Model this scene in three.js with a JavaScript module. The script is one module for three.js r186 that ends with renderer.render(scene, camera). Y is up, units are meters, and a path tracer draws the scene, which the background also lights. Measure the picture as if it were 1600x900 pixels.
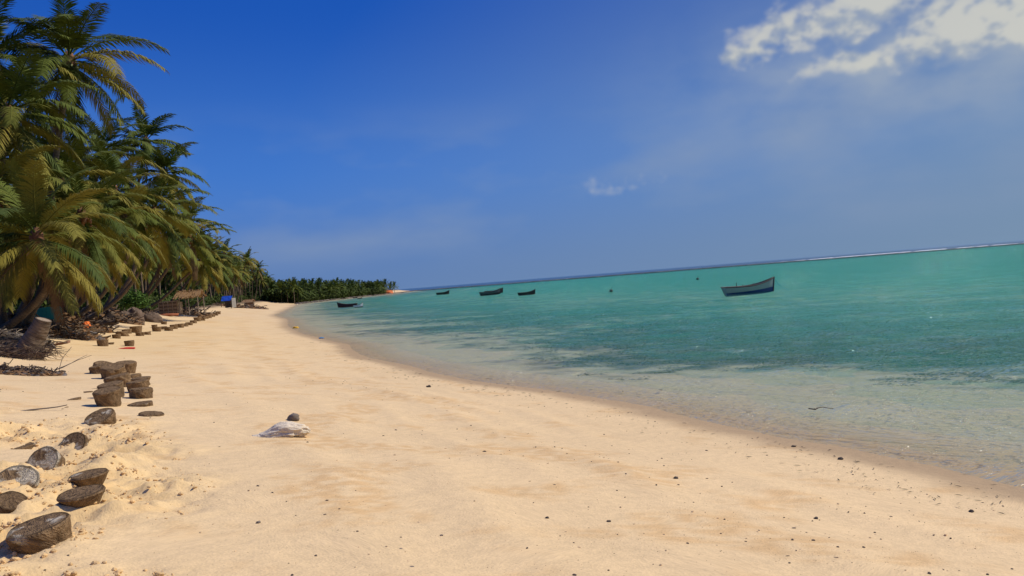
import * as THREE from 'three';
import { ImprovedNoise } from 'three/addons/math/ImprovedNoise.js';
import { mergeGeometries, mergeVertices, toCreasedNormals } from 'three/addons/utils/BufferGeometryUtils.js';

// ---------------------------------------------------------------- camera, sky, sun, exposure
const scene = new THREE.Scene();
const EYE = 2.9, F = 1232;                                   // eye above the sea (m); focal length in pixels of a 1600 x 900 picture
const camera = new THREE.PerspectiveCamera(2 * Math.atan(450 / F) * 180 / Math.PI, 16 / 9, 0.1, 40000);
camera.position.set(0, EYE, 0);
camera.rotation.order = 'YXZ';
camera.rotation.set(-Math.atan(12 / F), 0, -4.43 * Math.PI / 180);
camera.updateMatrixWorld(true);
const renderer = new THREE.WebGLRenderer({ antialias: true });
renderer.setSize(1024, 576);
renderer.toneMapping = THREE.LinearToneMapping;
renderer.toneMappingExposure = 1;
renderer.shadowMap.enabled = true;

const SUN = new THREE.Vector3(0.66, 0.73, -0.17).normalize();
const sun = new THREE.DirectionalLight(new THREE.Color(1, 0.92, 0.79), 4.4);
sun.position.copy(SUN).multiplyScalar(200).add(new THREE.Vector3(-10, 0, -40));
sun.target.position.set(-10, 0, -40);
sun.castShadow = true; sun.shadow.mapSize.set(4096, 4096);
Object.assign(sun.shadow.camera, { left: -90, right: 90, top: 90, bottom: -90, near: 1, far: 500 });
scene.add(sun, sun.target);

// ---------------------------------------------------------------- numbers
let seedState = 7;
const seed = (n) => { seedState = n >>> 0; };
function rnd() { seedState = (seedState + 0x6D2B79F5) >>> 0; let t = seedState; t = Math.imul(t ^ (t >>> 15), t | 1); t ^= t + Math.imul(t ^ (t >>> 7), t | 61); return ((t ^ (t >>> 14)) >>> 0) / 4294967296; }
const rr = (a, b) => a + (b - a) * rnd();
const pick = (a) => a[Math.floor(rnd() * a.length)];
const clamp = (x, a = 0, b = 1) => Math.min(b, Math.max(a, x));
const sstep = (a, b, x) => { const t = clamp((x - a) / (b - a)); return t * t * (3 - 2 * t); };
const lerp = (a, b, t) => a + (b - a) * t;
const perlin = new ImprovedNoise();
const nz = (x, y, z = 0) => perlin.noise(x, y, z);
function fbm(x, y, z, o) { let s = 0, a = 0.5; for (let i = 0; i < o; i++) { s += a * nz(x, y, z); x = x * 2.03 + 17.1; y = y * 2.03 + 5.3; z = z * 2.03 + 9.7; a *= 0.5; } return s; }
const V = (x, y, z) => new THREE.Vector3(x, y, z);
const C = (r, g, b) => new THREE.Color().setRGB(r, g, b);
// a sight line through a point of the 1600 x 900 picture
function sight(px, py) { return V((px - 800) / F, (450 - py) / F, -1).applyQuaternion(camera.quaternion).normalize(); }
// the point on that line at a given distance straight ahead
function at(px, py, depth) { const d = sight(px, py); return camera.position.clone().addScaledVector(d, depth / -d.z); }
function level(px, py, y) { const d = sight(px, py); return camera.position.clone().addScaledVector(d, (y - EYE) / d.y); }

// ---------------------------------------------------------------- sky: air and clouds
{
  const W = 3072, H = 1536, data = new Float32Array(W * H * 4);
  const low = [0.122, 0.218, 0.440], mid = [0.060, 0.200, 0.600], high = [0.012, 0.092, 0.455], pale = [0.235, 0.330, 0.400];
  const sunAz = Math.atan2(SUN.x, -SUN.z);
  const bank = (a, e, ca, ce, wa, we) => Math.exp(-(((a - ca) / wa) ** 2) - ((e - ce) / we) ** 2);
  for (let r = 0; r < H; r++) {
    const el = ((r + 0.5) / H - 0.5) * Math.PI;
    for (let c = 0; c < W; c++) {
      const ro = ((c + 0.5) / W - 0.5) * 2 * Math.PI, cx = Math.cos(ro) * Math.cos(el), cz = Math.sin(ro) * Math.cos(el), cy = Math.sin(el);
      const i = (r * W + c) * 4, az = Math.atan2(cx, -cz) * 180 / Math.PI, ed = Math.max(0, el * 180 / Math.PI);
      let da = Math.abs(az - sunAz * 180 / Math.PI); if (da > 180) da = 360 - da;
      const t1 = sstep(-1, 9.5, ed), t2 = sstep(5, 21, ed), near = Math.pow(0.5 + 0.5 * Math.cos(da * Math.PI / 180), 2.2);
      const col = [0, 1, 2].map((k) => { let v = lerp(lerp(low[k], mid[k], t1), high[k], t2); v = lerp(v, pale[k], clamp(near * 1.08 * (1 - sstep(8, 40, ed) * 0.75) - 0.22, 0, 0.9)); return v; });
      if (ed > 0) {
        const sx = cx * 3, sy = cy * 3, sz = cz * 3;
        // thin haze streaks low over the sea
        const veil = clamp(fbm(sx * 1.3, sy * 3.4, sz * 1.3, 5) * 1.7 + 0.22, 0, 1) * sstep(0.5, 4, ed) * (1 - sstep(8, 14, ed)) * 0.6;
        for (let k = 0; k < 3; k++) col[k] = lerp(col[k], [0.25, 0.325, 0.46][k], veil);
        const thin = bank(az, ed, 29, 12.0, 13, 4.2) * clamp(0.42 + 1.0 * fbm(sx * 4, sy * 7, sz * 4 + 3, 5), 0, 0.75);
        for (let k = 0; k < 3; k++) col[k] = lerp(col[k], [0.36, 0.42, 0.50][k], thin);
        // heaped clouds: the bank over the sea and others of the same kind round the sky
        const wx = fbm(sx * 1.8 + 9, sy * 2.6, sz * 1.8, 3) * 6, wy = fbm(sx * 1.8 - 4, sy * 2.6 + 7, sz * 1.8, 3) * 3.2;
        const A = az + wx, E = ed + wy;
        const big = Math.max(bank(A, E, 22.5, 15.2, 4.8, 2.0) * 1.05, bank(A, E, 25.5, 12.6, 4.6, 1.15) * 1.1, bank(A, E, 33, 14.0, 6.5, 2.6) * 1.2, bank(A, E, 18.8, 13.8, 2.8, 1.2), bank(A, E, 27.5, 16.6, 5, 1.8),
          bank(A, E, 8.6, 6.9, 3.2, 1.3) * 0.36, bank(A, E, 60, 24, 14, 4), bank(A, E, 110, 20, 16, 3.5), bank(A, E, 165, 26, 18, 4), bank(A, E, -120, 22, 15, 3.5), bank(A, E, -75, 33, 12, 4) * 0.9);
        const n = fbm(sx * 5 + 3, sy * 8, sz * 5, 6) * 1.3 + 0.9 * fbm(sx * 17, sy * 23 + 2, sz * 17, 4);
        const dense = clamp(big * 1.12 + n * 0.95 * (0.25 + big) - 0.36, 0, 1), a = 1 - Math.exp(-dense * dense * 4.2 - dense * 0.7);
        const lit = clamp(0.60 + 2.0 * (fbm(sx * 5 + 3.10, sy * 8 + 0.35, sz * 5 + 0.06, 5) * -1.5 + n) + 0.25 * dense, 0.3, 1);
        const under = sstep(0.0, 0.3, bank(A, E + 6, 34, 20, 9, 4)) * 0.0;
        for (let k = 0; k < 3; k++) col[k] = lerp(col[k], lerp([0.27, 0.34, 0.45][k], [0.60, 0.60, 0.55][k], lit), a * 0.9) * (1 - under);
      }
      data[i] = col[0]; data[i + 1] = col[1]; data[i + 2] = col[2]; data[i + 3] = 1;
    }
  }
  const t = new THREE.DataTexture(data, W, H, THREE.RGBAFormat, THREE.FloatType);
  t.mapping = THREE.EquirectangularReflectionMapping; t.magFilter = t.minFilter = THREE.LinearFilter; t.needsUpdate = true;
  scene.background = t; scene.environment = t;
}

// ---------------------------------------------------------------- naming
const taken = {};
function numbered(n) { const k = taken[n] = (taken[n] ?? -1) + 1; return k ? n + '_' + String(k).padStart(3, '0') : n; }
function tag(o, label, category, group) { o.userData.label = label; o.userData.category = category; if (group) o.userData.group = group; return o; }
function shade(o) { o.castShadow = o.receiveShadow = true; return o; }
function mesh(name, g, m, parent) { const o = shade(new THREE.Mesh(g, m)); o.name = parent ? name : numbered(name); (parent ?? scene).add(o); return o; }
function thing(name, label, category, pos, turn = 0, group) { const o = new THREE.Group(); o.name = numbered(name); o.position.copy(pos); o.rotation.y = turn; scene.add(o); return tag(o, label, category, group); }
function setting(o, label, category, kind = 'structure') { o.userData.kind = kind; return tag(o, label, category); }
function geo(pos, idx, uv, col) {
  const g = new THREE.BufferGeometry(); g.setAttribute('position', new THREE.Float32BufferAttribute(pos, 3));
  if (uv) g.setAttribute('uv', new THREE.Float32BufferAttribute(uv, 2)); if (col) g.setAttribute('color', new THREE.Float32BufferAttribute(col, 3));
  if (idx) g.setIndex(idx); g.computeVertexNormals(); return g;
}
function tex(w, h, fn, srgb, rep) {
  const d = new Uint8Array(w * h * 4);
  for (let y = 0; y < h; y++) for (let x = 0; x < w; x++) { const c = fn(x / w, y / h, x, y), i = (y * w + x) * 4; for (let k = 0; k < 3; k++) d[i + k] = clamp(Array.isArray(c) ? c[k] : c) * 255; d[i + 3] = 255; }
  const t = new THREE.DataTexture(d, w, h); t.magFilter = THREE.LinearFilter; t.minFilter = THREE.LinearMipmapLinearFilter; t.generateMipmaps = true; t.wrapS = t.wrapT = THREE.RepeatWrapping;
  if (srgb) t.colorSpace = THREE.SRGBColorSpace; if (rep) t.repeat.set(rep, rep); t.needsUpdate = true; return t;
}
// noise that tiles over the unit square
function tile(u, v, f, o, s = 0) { const a = u * 2 * Math.PI, b = v * 2 * Math.PI, R = f / (2 * Math.PI); return fbm(Math.cos(a) * R + s, Math.sin(a) * R + Math.cos(b) * R * 0.83 + s, Math.sin(b) * R * 1.1 - s, o); }

// ---------------------------------------------------------------- the lie of the land
const shorePx = [[1600, 770], [1450, 733], [1300, 700], [1211, 686], [1105, 662], [1000, 637], [902, 619], [837, 609], [782, 602], [717, 593], [674, 584], [637, 573], [572, 560], [549, 550], [540, 539], [505, 531], [467, 521], [448, 511], [447, 499], [427, 493.5], [441, 486], [456, 479], [462, 475.5], [500, 471], [540, 466.6], [585, 461.8], [625, 457.6], [648, 454.6]];
const shore = [[34, 40], [18, 14], [11.5, 1]];
for (const [x, y] of shorePx) { const p = level(x, y, 0); shore.push([p.x, p.z]); }
const tip = shore[shore.length - 1];
shore.push([tip[0] - 70, tip[1] - 60], [tip[0] - 300, tip[1] - 60], [-1400, -1100]);
function inland(x, z) {                                     // metres to the waterline, positive on land
  let best = 1e18, side = 1;
  for (let i = 0; i + 1 < shore.length; i++) {
    const [ax, az] = shore[i], [bx, bz] = shore[i + 1], dx = bx - ax, dz = bz - az, t = clamp(((x - ax) * dx + (z - az) * dz) / (dx * dx + dz * dz));
    const ex = x - ax - t * dx, ez = z - az - t * dz, d = ex * ex + ez * ez;
    if (d < best - 1e-9) { best = d; side = dx * (z - az) - dz * (x - ax); }
  }
  return Math.sqrt(best) * (side < 0 ? 1 : -1);
}
const curve = (pts, x) => { if (x <= pts[0][0]) return pts[0][1]; for (let i = 1; i < pts.length; i++) if (x <= pts[i][0]) { const t = (x - pts[i - 1][0]) / (pts[i][0] - pts[i - 1][0]); return lerp(pts[i - 1][1], pts[i][1], t); } return pts[pts.length - 1][1]; };
const PROFILE = [[-2000, -3.2], [-400, -3.0], [-150, -2.7], [-85, -1.9], [-55, -1.3], [-30, -0.95], [-12, -0.5], [-5, -0.23], [0, 0], [2.5, 0.26], [5, 0.62], [8, 1.08], [10, 1.3], [12, 1.56], [14, 2.1], [16, 2.48], [20, 2.68], [60, 2.75], [400, 3]];
function smoothProfile(d) { const w = 0.6 + 0.05 * Math.abs(d); return (curve(PROFILE, d - w) + 2 * curve(PROFILE, d) + curve(PROFILE, d + w)) / 4; }
// where the sand has been dug and trodden round the row of weights
function dug(x, z, d) { return sstep(8.4, 9.6, d + 0.5 * nz(x * 0.7, z * 0.7, 3)) * (1 - sstep(12, 13.5, d)) * (1 - sstep(9.5, 13, -z)) * sstep(0.1, 0.35, 0.38 + 0.8 * fbm(x * 0.45, z * 0.45, 8, 2)); }
function ground(x, z, fine = true, dd) {
  const d = dd ?? inland(x, z);
  let y = smoothProfile(d);
  const r = Math.hypot(x, z);
  if (d > -60) {
    y += 0.05 * nz(x * 0.22, z * 0.22, 1) * sstep(0.3, 4, d) + (d < 0 ? (0.12 * fbm(x * 0.16, z * 0.16, 4, 3) + 0.05 * nz(x * 0.5, z * 0.5, 4)) * sstep(0, 6, -d) : 0);
    if (d > 13) y += 0.22 * sstep(13, 19, d) * fbm(x * 0.12, z * 0.12, 2, 3);
  }
  if (fine && d > -3 && r < 60) {
    y += (0.03 * fbm(x * 0.9, z * 0.9, 5, 3) + 0.012 * fbm(x * 4, z * 4, 1, 2)) * sstep(0.6, 3, d) * (1 - sstep(35, 60, r));
    const k = dug(x, z, d);
    if (k > 0) { const n = fbm(x * 1.5, z * 1.5, 11, 4), m = fbm(x * 3.4, z * 3.4, 21, 3); y += k * (0.36 * n - 0.22 * Math.abs(m) + 0.05 + 0.03 * nz(x * 9, z * 9, 2)); }
    // swash lines along the beach
    const w = d + 0.35 * nz(x * 0.25, z * 0.25, 7);
    for (const [c, h, s] of [[1.9, 0.02, 0.14], [2.7, 0.035, 0.2], [3.5, 0.03, 0.16], [4.2, 0.045, 0.26], [5.3, 0.03, 0.18], [6.4, 0.04, 0.35], [7.6, 0.03, 0.3]]) { const q = (w - c) / s; y += h * Math.exp(-q * q) * (0.6 + nz(x * 0.3, z * 0.3, c)); }
  }
  return y;
}
function hit(px, py) {                                      // where a sight line meets the land
  const d = sight(px, py), p = camera.position.clone(); let t = 2, last = 2;
  for (let i = 0; i < 4000; i++) { p.copy(camera.position).addScaledVector(d, t); if (p.y < ground(p.x, p.z, false)) break; last = t; t += 0.02 + t * 0.004; if (t > 1500) break; }
  for (let i = 0; i < 24; i++) { const m = (t + last) / 2; p.copy(camera.position).addScaledVector(d, m); if (p.y < ground(p.x, p.z)) t = m; else last = m; }
  return p;
}
const metre = (p, px) => px * -(p.clone().applyMatrix4(camera.matrixWorldInverse).z) / F;   // the size at p of so many pixels of the photograph

function axis(a, b, step, lo, hi, glo, ghi) {
  const v = []; for (let x = a; x <= b; x += step) v.push(x);
  for (let x = b, s = step; x < hi;) { s = step + ghi * (x - b); x += s; v.push(x); }
  for (let x = a, s = step; x > lo;) { s = step + glo * (a - x); x -= s; v.unshift(x); }
  return v;
}
// ---------------------------------------------------------------- sand and sea floor
const sandGrain = tex(1024, 1024, (u, v, x, y) => { const n = tile(u, v, 26, 4) * 0.16 + tile(u, v, 130, 2, 4) * 0.22; seed(x * 7919 + y * 104729); const s = rnd(); const k = 0.90 + n + (s - 0.5) * 0.10; const dark = s > 0.9985 ? 0.6 : 1; return [k * dark, k * dark * (0.995 - n * 0.06), k * dark * (0.985 - n * 0.12)]; }, false);
const sandBump = tex(1024, 1024, (u, v, x, y) => { seed(x * 7919 + y * 104729); return 0.5 + tile(u, v, 26, 4) * 0.5 + tile(u, v, 130, 2, 4) * 0.5 + (rnd() - 0.5) * 0.12; });
{
  const xs = axis(-7, -2, 0.05, -1500, 1500, 0.024, 0.032), zs = axis(-12, -3.8, 0.055, -1500, 60, 0.023, 0.08);
  const pos = [], uv = [], col = [], idx = [], nx = xs.length;
  for (const z of zs) for (const x of xs) {
    const d = inland(x, z), y = ground(x, z, true, d);
    pos.push(x, y, z); uv.push(x / 2.6, z / 2.6);
    let c;
    if (d > -0.6) {
      c = [0.745, 0.54, 0.29];
      const coarse = sstep(0.06, 0.3, fbm(x * 0.8 + 3, z * 0.8, 2, 5) + 0.22 * Math.exp(-(((d - 4.3 - 0.5 * nz(x * 0.3, z * 0.3, 5)) / 0.8) ** 2)) + 0.16 * Math.exp(-(((d - 7.3) / 0.9) ** 2))) * sstep(0.3, 0.62, 0.5 + fbm(x * 5, z * 5, 1, 3)) ;
      c = c.map((v, k) => lerp(v, [0.60, 0.35, 0.125][k], coarse * 0.52));
      const p = 1 + 0.07 * fbm(x * 1.3, z * 1.3, 4, 3) + 0.06 * nz(x * 0.2, z * 0.2, 6); c = c.map((v) => v * p);
      const kd = dug(x, z, d); c = c.map((v, k) => v * lerp(1, [0.97, 0.94, 0.84][k], kd));
      const wet = 1 - sstep(0.15, 0.95, d + 0.5 * fbm(x * 0.6, z * 0.6, 9, 3)); c = c.map((v, k) => lerp(v, [0.42, 0.29, 0.155][k], wet));
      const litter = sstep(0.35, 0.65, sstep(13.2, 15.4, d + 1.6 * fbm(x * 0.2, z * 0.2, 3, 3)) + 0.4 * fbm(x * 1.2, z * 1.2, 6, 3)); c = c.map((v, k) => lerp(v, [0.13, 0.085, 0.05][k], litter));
    } else {
      c = [0.46, 0.375, 0.235];
      // sea grass and weed on the floor, in beds that run along the shore
      const bed = fbm(x * 0.05 + 1, z * 0.085, 3, 3) * 1.3 + 0.75 * Math.exp(-(((-d - 24) / 22) ** 2)) - 0.5 * sstep(70, 130, -d);
      const tuft = fbm(x * 0.55, z * 0.75, 7, 3);
      const weed = sstep(-0.15, 0.85, bed + 1.3 * tuft + 0.7 * fbm(x * 1.6, z * 1.9, 2, 2) + 0.5 * fbm(x * 0.16, z * 0.2, 12, 3) - 0.6 * (1 - sstep(0, 12, -d))) * sstep(1, 4, -d);
      c = c.map((v, k) => lerp(v, [0.062, 0.058, 0.040][k], weed * 0.92));
      const w2 = 1 - sstep(0.2, 3, -d); c = c.map((v, k) => lerp(v, [0.42, 0.29, 0.155][k], w2));
    }
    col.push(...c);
  }
  for (let j = 0; j + 1 < zs.length; j++) for (let i = 0; i + 1 < nx; i++) { const a = j * nx + i, b = a + 1, e = a + nx, f = e + 1; idx.push(a, e, b, b, e, f); }
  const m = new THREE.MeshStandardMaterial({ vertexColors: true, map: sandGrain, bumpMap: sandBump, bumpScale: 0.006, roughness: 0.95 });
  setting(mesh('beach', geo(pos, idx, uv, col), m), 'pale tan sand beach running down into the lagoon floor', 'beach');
  console.log('beach', xs.length, zs.length);
}

// ---------------------------------------------------------------- sea
let seaGrass; const sea = new THREE.Group(); sea.name = 'sea'; scene.add(sea); setting(sea, 'clear turquoise lagoon water with small ripples', 'sea');
{
  const ripple = tex(1024, 1024, (u, v) => { const w = 0.22 * tile(u, v, 5, 2, 8); const a = tile(u + w * 0.1, v, 16, 4, 2), b = tile(u, v + w * 0.1, 40, 3, 6); return 0.5 + (0.5 - Math.abs(a) * 1.9) * 0.5 + b * 0.35; });
  const wave = (x, z) => {                                   // small waves running obliquely to the shore
    const r = Math.hypot(x, z); if (r > 420) return 0;
    const k = 1 - sstep(60, 420, r), d = r < 120 ? clamp(-inland(x, z) / 9, 0.06, 1) : 1, q = x * 0.8 - z * 0.6, s = x * 0.6 + z * 0.8;
    return k * d * (0.09 * nz(q * 0.55, s * 0.2, 1) + 0.085 * nz(q * 1.25, s * 0.45, 4) + 0.05 * nz(q * 2.6 + 5, s * 1.1, 6) + 0.03 * nz(x * 0.12, z * 0.2, 8));
  };
  const sheet = (xs, zs, fy, zmin = -1e9) => {
    const pos = [], uv = [], idx = [], nx = xs.length;
    for (const z of zs) for (const x of xs) { pos.push(x, fy(x, z), Math.max(z, zmin)); uv.push(x / 9 + 0.1 * z / 9, z / 5.5); }
    for (let j = 0; j + 1 < zs.length; j++) for (let i = 0; i + 1 < nx; i++) { const a = j * nx + i, b = a + 1, e = a + nx, f = e + 1; idx.push(a, e, b, b, e, f); }
    return geo(pos, idx, uv);
  };
  const xs = axis(-6, 22, 0.22, -14000, 14000, 0.06, 0.05), zs = axis(-38, -8, 0.22, -16000, 60, 0.045, 0.1);
  const m = new THREE.MeshPhysicalMaterial({ color: C(0.97, 1, 0.99), transmission: 1, thickness: 0, ior: 1.33, roughness: 0.05, specularIntensity: 0.7, bumpMap: ripple, bumpScale: 0.4 });
  mesh('water_surface', sheet(xs, zs, wave), m, sea);
  // the water itself, which scatters blue-green: thin slices, so that more of them lie over a deeper floor
  const depths = [0.04, 0.11, 0.22, 0.38, 0.6, 0.88, 1.22, 1.62, 2.08, 2.6];
  depths.forEach((y, i) => {
    const wm = new THREE.MeshStandardMaterial({ color: C(0.022, 0.40, 0.275), roughness: 1, transparent: true, opacity: 1 - Math.exp(-0.85 * (y - (depths[i - 1] ?? 0))), depthWrite: false });
    const fine = i === 3, ax = fine ? axis(-8, 24, 0.4, -1400, 3000, 0.1, 0.1) : axis(-30, 40, 1.4, -1400, 3000, 0.1, 0.1), azs = fine ? axis(-45, -8, 0.4, -850, 60, 0.1, 0.1) : axis(-60, 4, 1.4, -850, 60, 0.1, 0.1);
    const o = mesh('water_layer', sheet(ax, azs, (x, z) => -y + 0.3 * y * nz(x * 0.33 + y * 9, z * 0.33, y * 5) + (fine ? wave(x, z) * 1.5 : 0), -850), wm, sea); o.castShadow = false;
  });
  // sea grass growing on the floor
  seed(611); const grass = [];
  for (let i = 0; i < 90000 && grass.length < 9000; i++) { const depth = 10 * Math.pow(9, rnd()), x = rr(-0.5, 0.75) * depth, z = -depth, d = -inland(x, z); if (d < 2.5 || d > 75) continue; const k = fbm(x * 0.05 + 1, z * 0.085, 3, 3) * 1.3 + 0.75 * Math.exp(-(((d - 24) / 22) ** 2)) + 1.3 * fbm(x * 0.45, z * 0.6, 7, 3) + 0.5 * fbm(x * 0.16, z * 0.2, 12, 3) - 0.75 * (1 - sstep(1, 12, d)); if (rnd() > sstep(-0.1, 1.1, k)) continue; const s = rr(0.35, 0.85) * (0.6 + 0.4 * sstep(5, 20, d)); grass.push([V(x, ground(x, z, false) - 0.02, z), V(s * rr(1.2, 2.4), s * 0.3, s), new THREE.Euler(0, rr(-0.5, 0.5), 0), C(1, 1, 1).multiplyScalar(rr(0.6, 1.5))]); }
  seaGrass = grass;
  // the open ocean beyond the reef, too deep to see into
  const om = new THREE.MeshStandardMaterial({ color: C(0.012, 0.06, 0.13), roughness: 0.5 });
  mesh('deep_ocean', geo([-14000, -0.06, -855, 14000, -0.06, -855, -14000, -0.06, -16000, 14000, -0.06, -16000], [0, 1, 2, 2, 1, 3]), om, sea);
}
console.log('sea');
// ---------------------------------------------------------------- materials
const std = (c, o = {}) => new THREE.MeshStandardMaterial({ color: c, roughness: 0.9, ...o });
const leafMat = (r, g, b) => new THREE.MeshPhysicalMaterial({ color: C(r, g, b), roughness: 0.7, transmission: 0.14, thickness: 0, specularIntensity: 0.2 });
const LEAF = [leafMat(0.100, 0.125, 0.018), leafMat(0.145, 0.152, 0.024), leafMat(0.20, 0.178, 0.03), leafMat(0.225, 0.188, 0.032), leafMat(0.068, 0.095, 0.018)];
const DEAD = [leafMat(0.20, 0.125, 0.055), leafMat(0.15, 0.095, 0.05)];
const barkTex = tex(256, 512, (u, v) => { const n = tile(u, v, 9, 4, 3), ring = Math.abs(((v * 26 + n * 0.7) % 1) - 0.5) * 2; const k = 0.62 + n * 0.5 - 0.28 * Math.pow(ring, 7); return [k, k * 0.96, k * 0.9]; });
const barkBump = tex(256, 512, (u, v) => { const n = tile(u, v, 9, 4, 3), ring = Math.abs(((v * 26 + n * 0.7) % 1) - 0.5) * 2; return 0.6 + n * 0.5 - 0.5 * Math.pow(ring, 7); });
const BARK = [std(C(0.26, 0.19, 0.125), { map: barkTex, bumpMap: barkBump, bumpScale: 0.03 }), std(C(0.20, 0.135, 0.085), { map: barkTex, bumpMap: barkBump, bumpScale: 0.03 })];
const rough = tex(512, 512, (u, v) => { const n = tile(u, v, 12, 5, 1) + 0.6 * tile(u, v, 60, 3, 5); const k = 0.8 + 0.75 * n; return [k, k * 0.98, k * 0.95]; });
const roughBump = tex(512, 512, (u, v) => 0.5 + tile(u, v, 12, 5, 1) + 0.6 * tile(u, v, 60, 3, 5));
const FIBRE = std(C(0.21, 0.095, 0.045), { map: rough });

// ---------------------------------------------------------------- coconut palms
function frondGeo(s, elev, curl, pairs, wide, lean) {       // a frond 4 m long pointing along +x
  seed(s); const L = 4, N = 12, P = [V(0, 0, 0)], T = [], pos = [], idx = [];
  const bow = rr(-0.35, 0.35);
  for (let i = 0; i <= N; i++) { const t = i / N, a = elev - curl * Math.pow(t, 1.35), b = bow * t * t; T.push(V(Math.cos(a) * Math.cos(b), Math.sin(a), Math.cos(a) * Math.sin(b))); if (i) P.push(P[i - 1].clone().addScaledVector(T[i - 1], L / N)); }
  const along = (t) => { const f = clamp(t) * N, i = Math.min(N - 1, Math.floor(f)); return [P[i].clone().lerp(P[i + 1], f - i), T[i].clone().lerp(T[i + 1], f - i).normalize()]; };
  for (let i = 0; i <= N; i++) {                            // the rib
    const r = 0.042 * (1 - i / N * 0.88), n = V(-T[i].y, T[i].x, 0).normalize(), z = V().crossVectors(T[i], n);
    for (let k = 0; k < 3; k++) { const a = k * 2.094 + 0.5, p = P[i].clone().addScaledVector(n, Math.sin(a) * r).addScaledVector(z, Math.cos(a) * r * 1.4); pos.push(p.x, p.y, p.z); }
    if (i) for (let k = 0; k < 3; k++) { const a = (i - 1) * 3 + k, b = (i - 1) * 3 + (k + 1) % 3; idx.push(a, b, a + 3, b, b + 3, a + 3); }
  }
  for (let j = 0; j < pairs; j++) for (const sd of [-1, 1]) {
    const t = 0.14 + 0.86 * (j + rr(-0.3, 0.3)) / pairs, [p, tg] = along(t), side = V(-tg.z, 0, tg.x).normalize().multiplyScalar(sd), up = V().crossVectors(side, tg).multiplyScalar(sd > 0 ? 1 : -1);
    if (up.y < 0) up.negate();
    const len = (0.28 + 0.64 * Math.pow(Math.sin(Math.PI * clamp(0.16 + 0.78 * t)), 0.8)) * rr(0.82, 1.1), w = wide * rr(0.8, 1.15);
    const d = side.clone().multiplyScalar(0.82).addScaledVector(tg, 0.4 + 0.45 * t + rr(0, 0.2)).addScaledVector(up, rr(0.05, 0.32) - lean * 0.25).add(V(0, -lean * rr(0.25, 0.6), 0)).normalize();
    const mid = p.clone().addScaledVector(d, len * 0.45), e = d.clone().add(V(0, -0.18 - lean * 0.6 - rr(0, 0.3), 0)).normalize(), end = mid.clone().addScaledVector(e, len * 0.55);
    const b = pos.length / 3, h = tg.clone().multiplyScalar(w / 2);
    for (const q of [p.clone().addScaledVector(h, -0.5), p.clone().addScaledVector(h, 0.5), mid.clone().sub(h), mid.clone().add(h), end]) pos.push(q.x, q.y, q.z);
    idx.push(b, b + 1, b + 3, b, b + 3, b + 2, b + 2, b + 3, b + 4);
  }
  return geo(pos, idx);
}
const RAD = Math.PI / 180;
const KINDS = [[82, 30, 0.02], [66, 46, 0.06], [50, 60, 0.12], [34, 66, 0.2], [18, 66, 0.3], [2, 60, 0.42], [-16, 50, 0.55], [-38, 36, 0.8], [-62, 22, 1.1]];
const FRONDS = [[64, 0.082], [36, 0.14], [22, 0.22], [12, 0.36]].map(([pairs, wide], l) => KINDS.map(([e, c, ln], k) => [0, 1].map((q) => frondGeo(100 + l * 50 + k * 2 + q, (e + (q ? 6 : -4)) * RAD, (c + (q ? 10 : -6)) * RAD, pairs, wide, ln))));
const nutGeo = mergeGeometries(Array.from({ length: 9 }, (_, i) => { seed(900 + i); const s = new THREE.SphereGeometry(0.13, 8, 6); s.scale(0.9, 1.15, 0.9); const a = i * 2.4, r = 0.32 + 0.08 * (i % 3); return s.translate(Math.cos(a) * r, -0.25 - 0.16 * (i % 3), Math.sin(a) * r); }));
const heartGeo = (() => { const g = new THREE.SphereGeometry(0.3, 12, 9); g.scale(0.85, 1.7, 0.85); const p = g.attributes.position; for (let i = 0; i < p.count; i++) { const k = 1 + 0.35 * nz(p.getX(i) * 7, p.getY(i) * 4, p.getZ(i) * 7); p.setXYZ(i, p.getX(i) * k, p.getY(i), p.getZ(i) * k); } g.computeVertexNormals(); return g; })();
const NUT = [std(C(0.23, 0.10, 0.03), { roughness: 0.6 }), std(C(0.14, 0.15, 0.03), { roughness: 0.6 })];
function trunkGeo(pts, r0, r1, radial, n, flare = 0.5, ring = 0.05) {
  const cv = new THREE.CatmullRomCurve3(pts), pos = [], uv = [], idx = [], L = cv.getLength();
  for (let i = 0; i <= n; i++) {
    const t = i / n, p = cv.getPoint(t), tg = cv.getTangent(t), a = V(0, 0, 1).cross(tg).normalize(), b = V().crossVectors(tg, a);
    const r = lerp(r0, r1, Math.pow(t, 0.7)) * (1 + flare * Math.exp(-t * L / 0.45) + ring * Math.sin(i * 2.6) + 0.06 * nz(i * 0.9, L, 0));
    for (let k = 0; k <= radial; k++) { const q = k / radial * 2 * Math.PI, rk = r * (1 + 0.07 * nz(Math.cos(q) * 2, i * 0.6, Math.sin(q) * 2 + L)), v = p.clone().addScaledVector(a, Math.cos(q) * rk).addScaledVector(b, Math.sin(q) * rk); pos.push(v.x, v.y, v.z); uv.push(k / radial * 0.6, t * L / 3); }
  }
  for (let i = 0; i < n; i++) for (let k = 0; k < radial; k++) { const a = i * (radial + 1) + k, b = a + 1, e = a + radial + 1; idx.push(a, e, b, b, e, e + 1); }
  return geo(pos, idx, uv);
}
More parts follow.
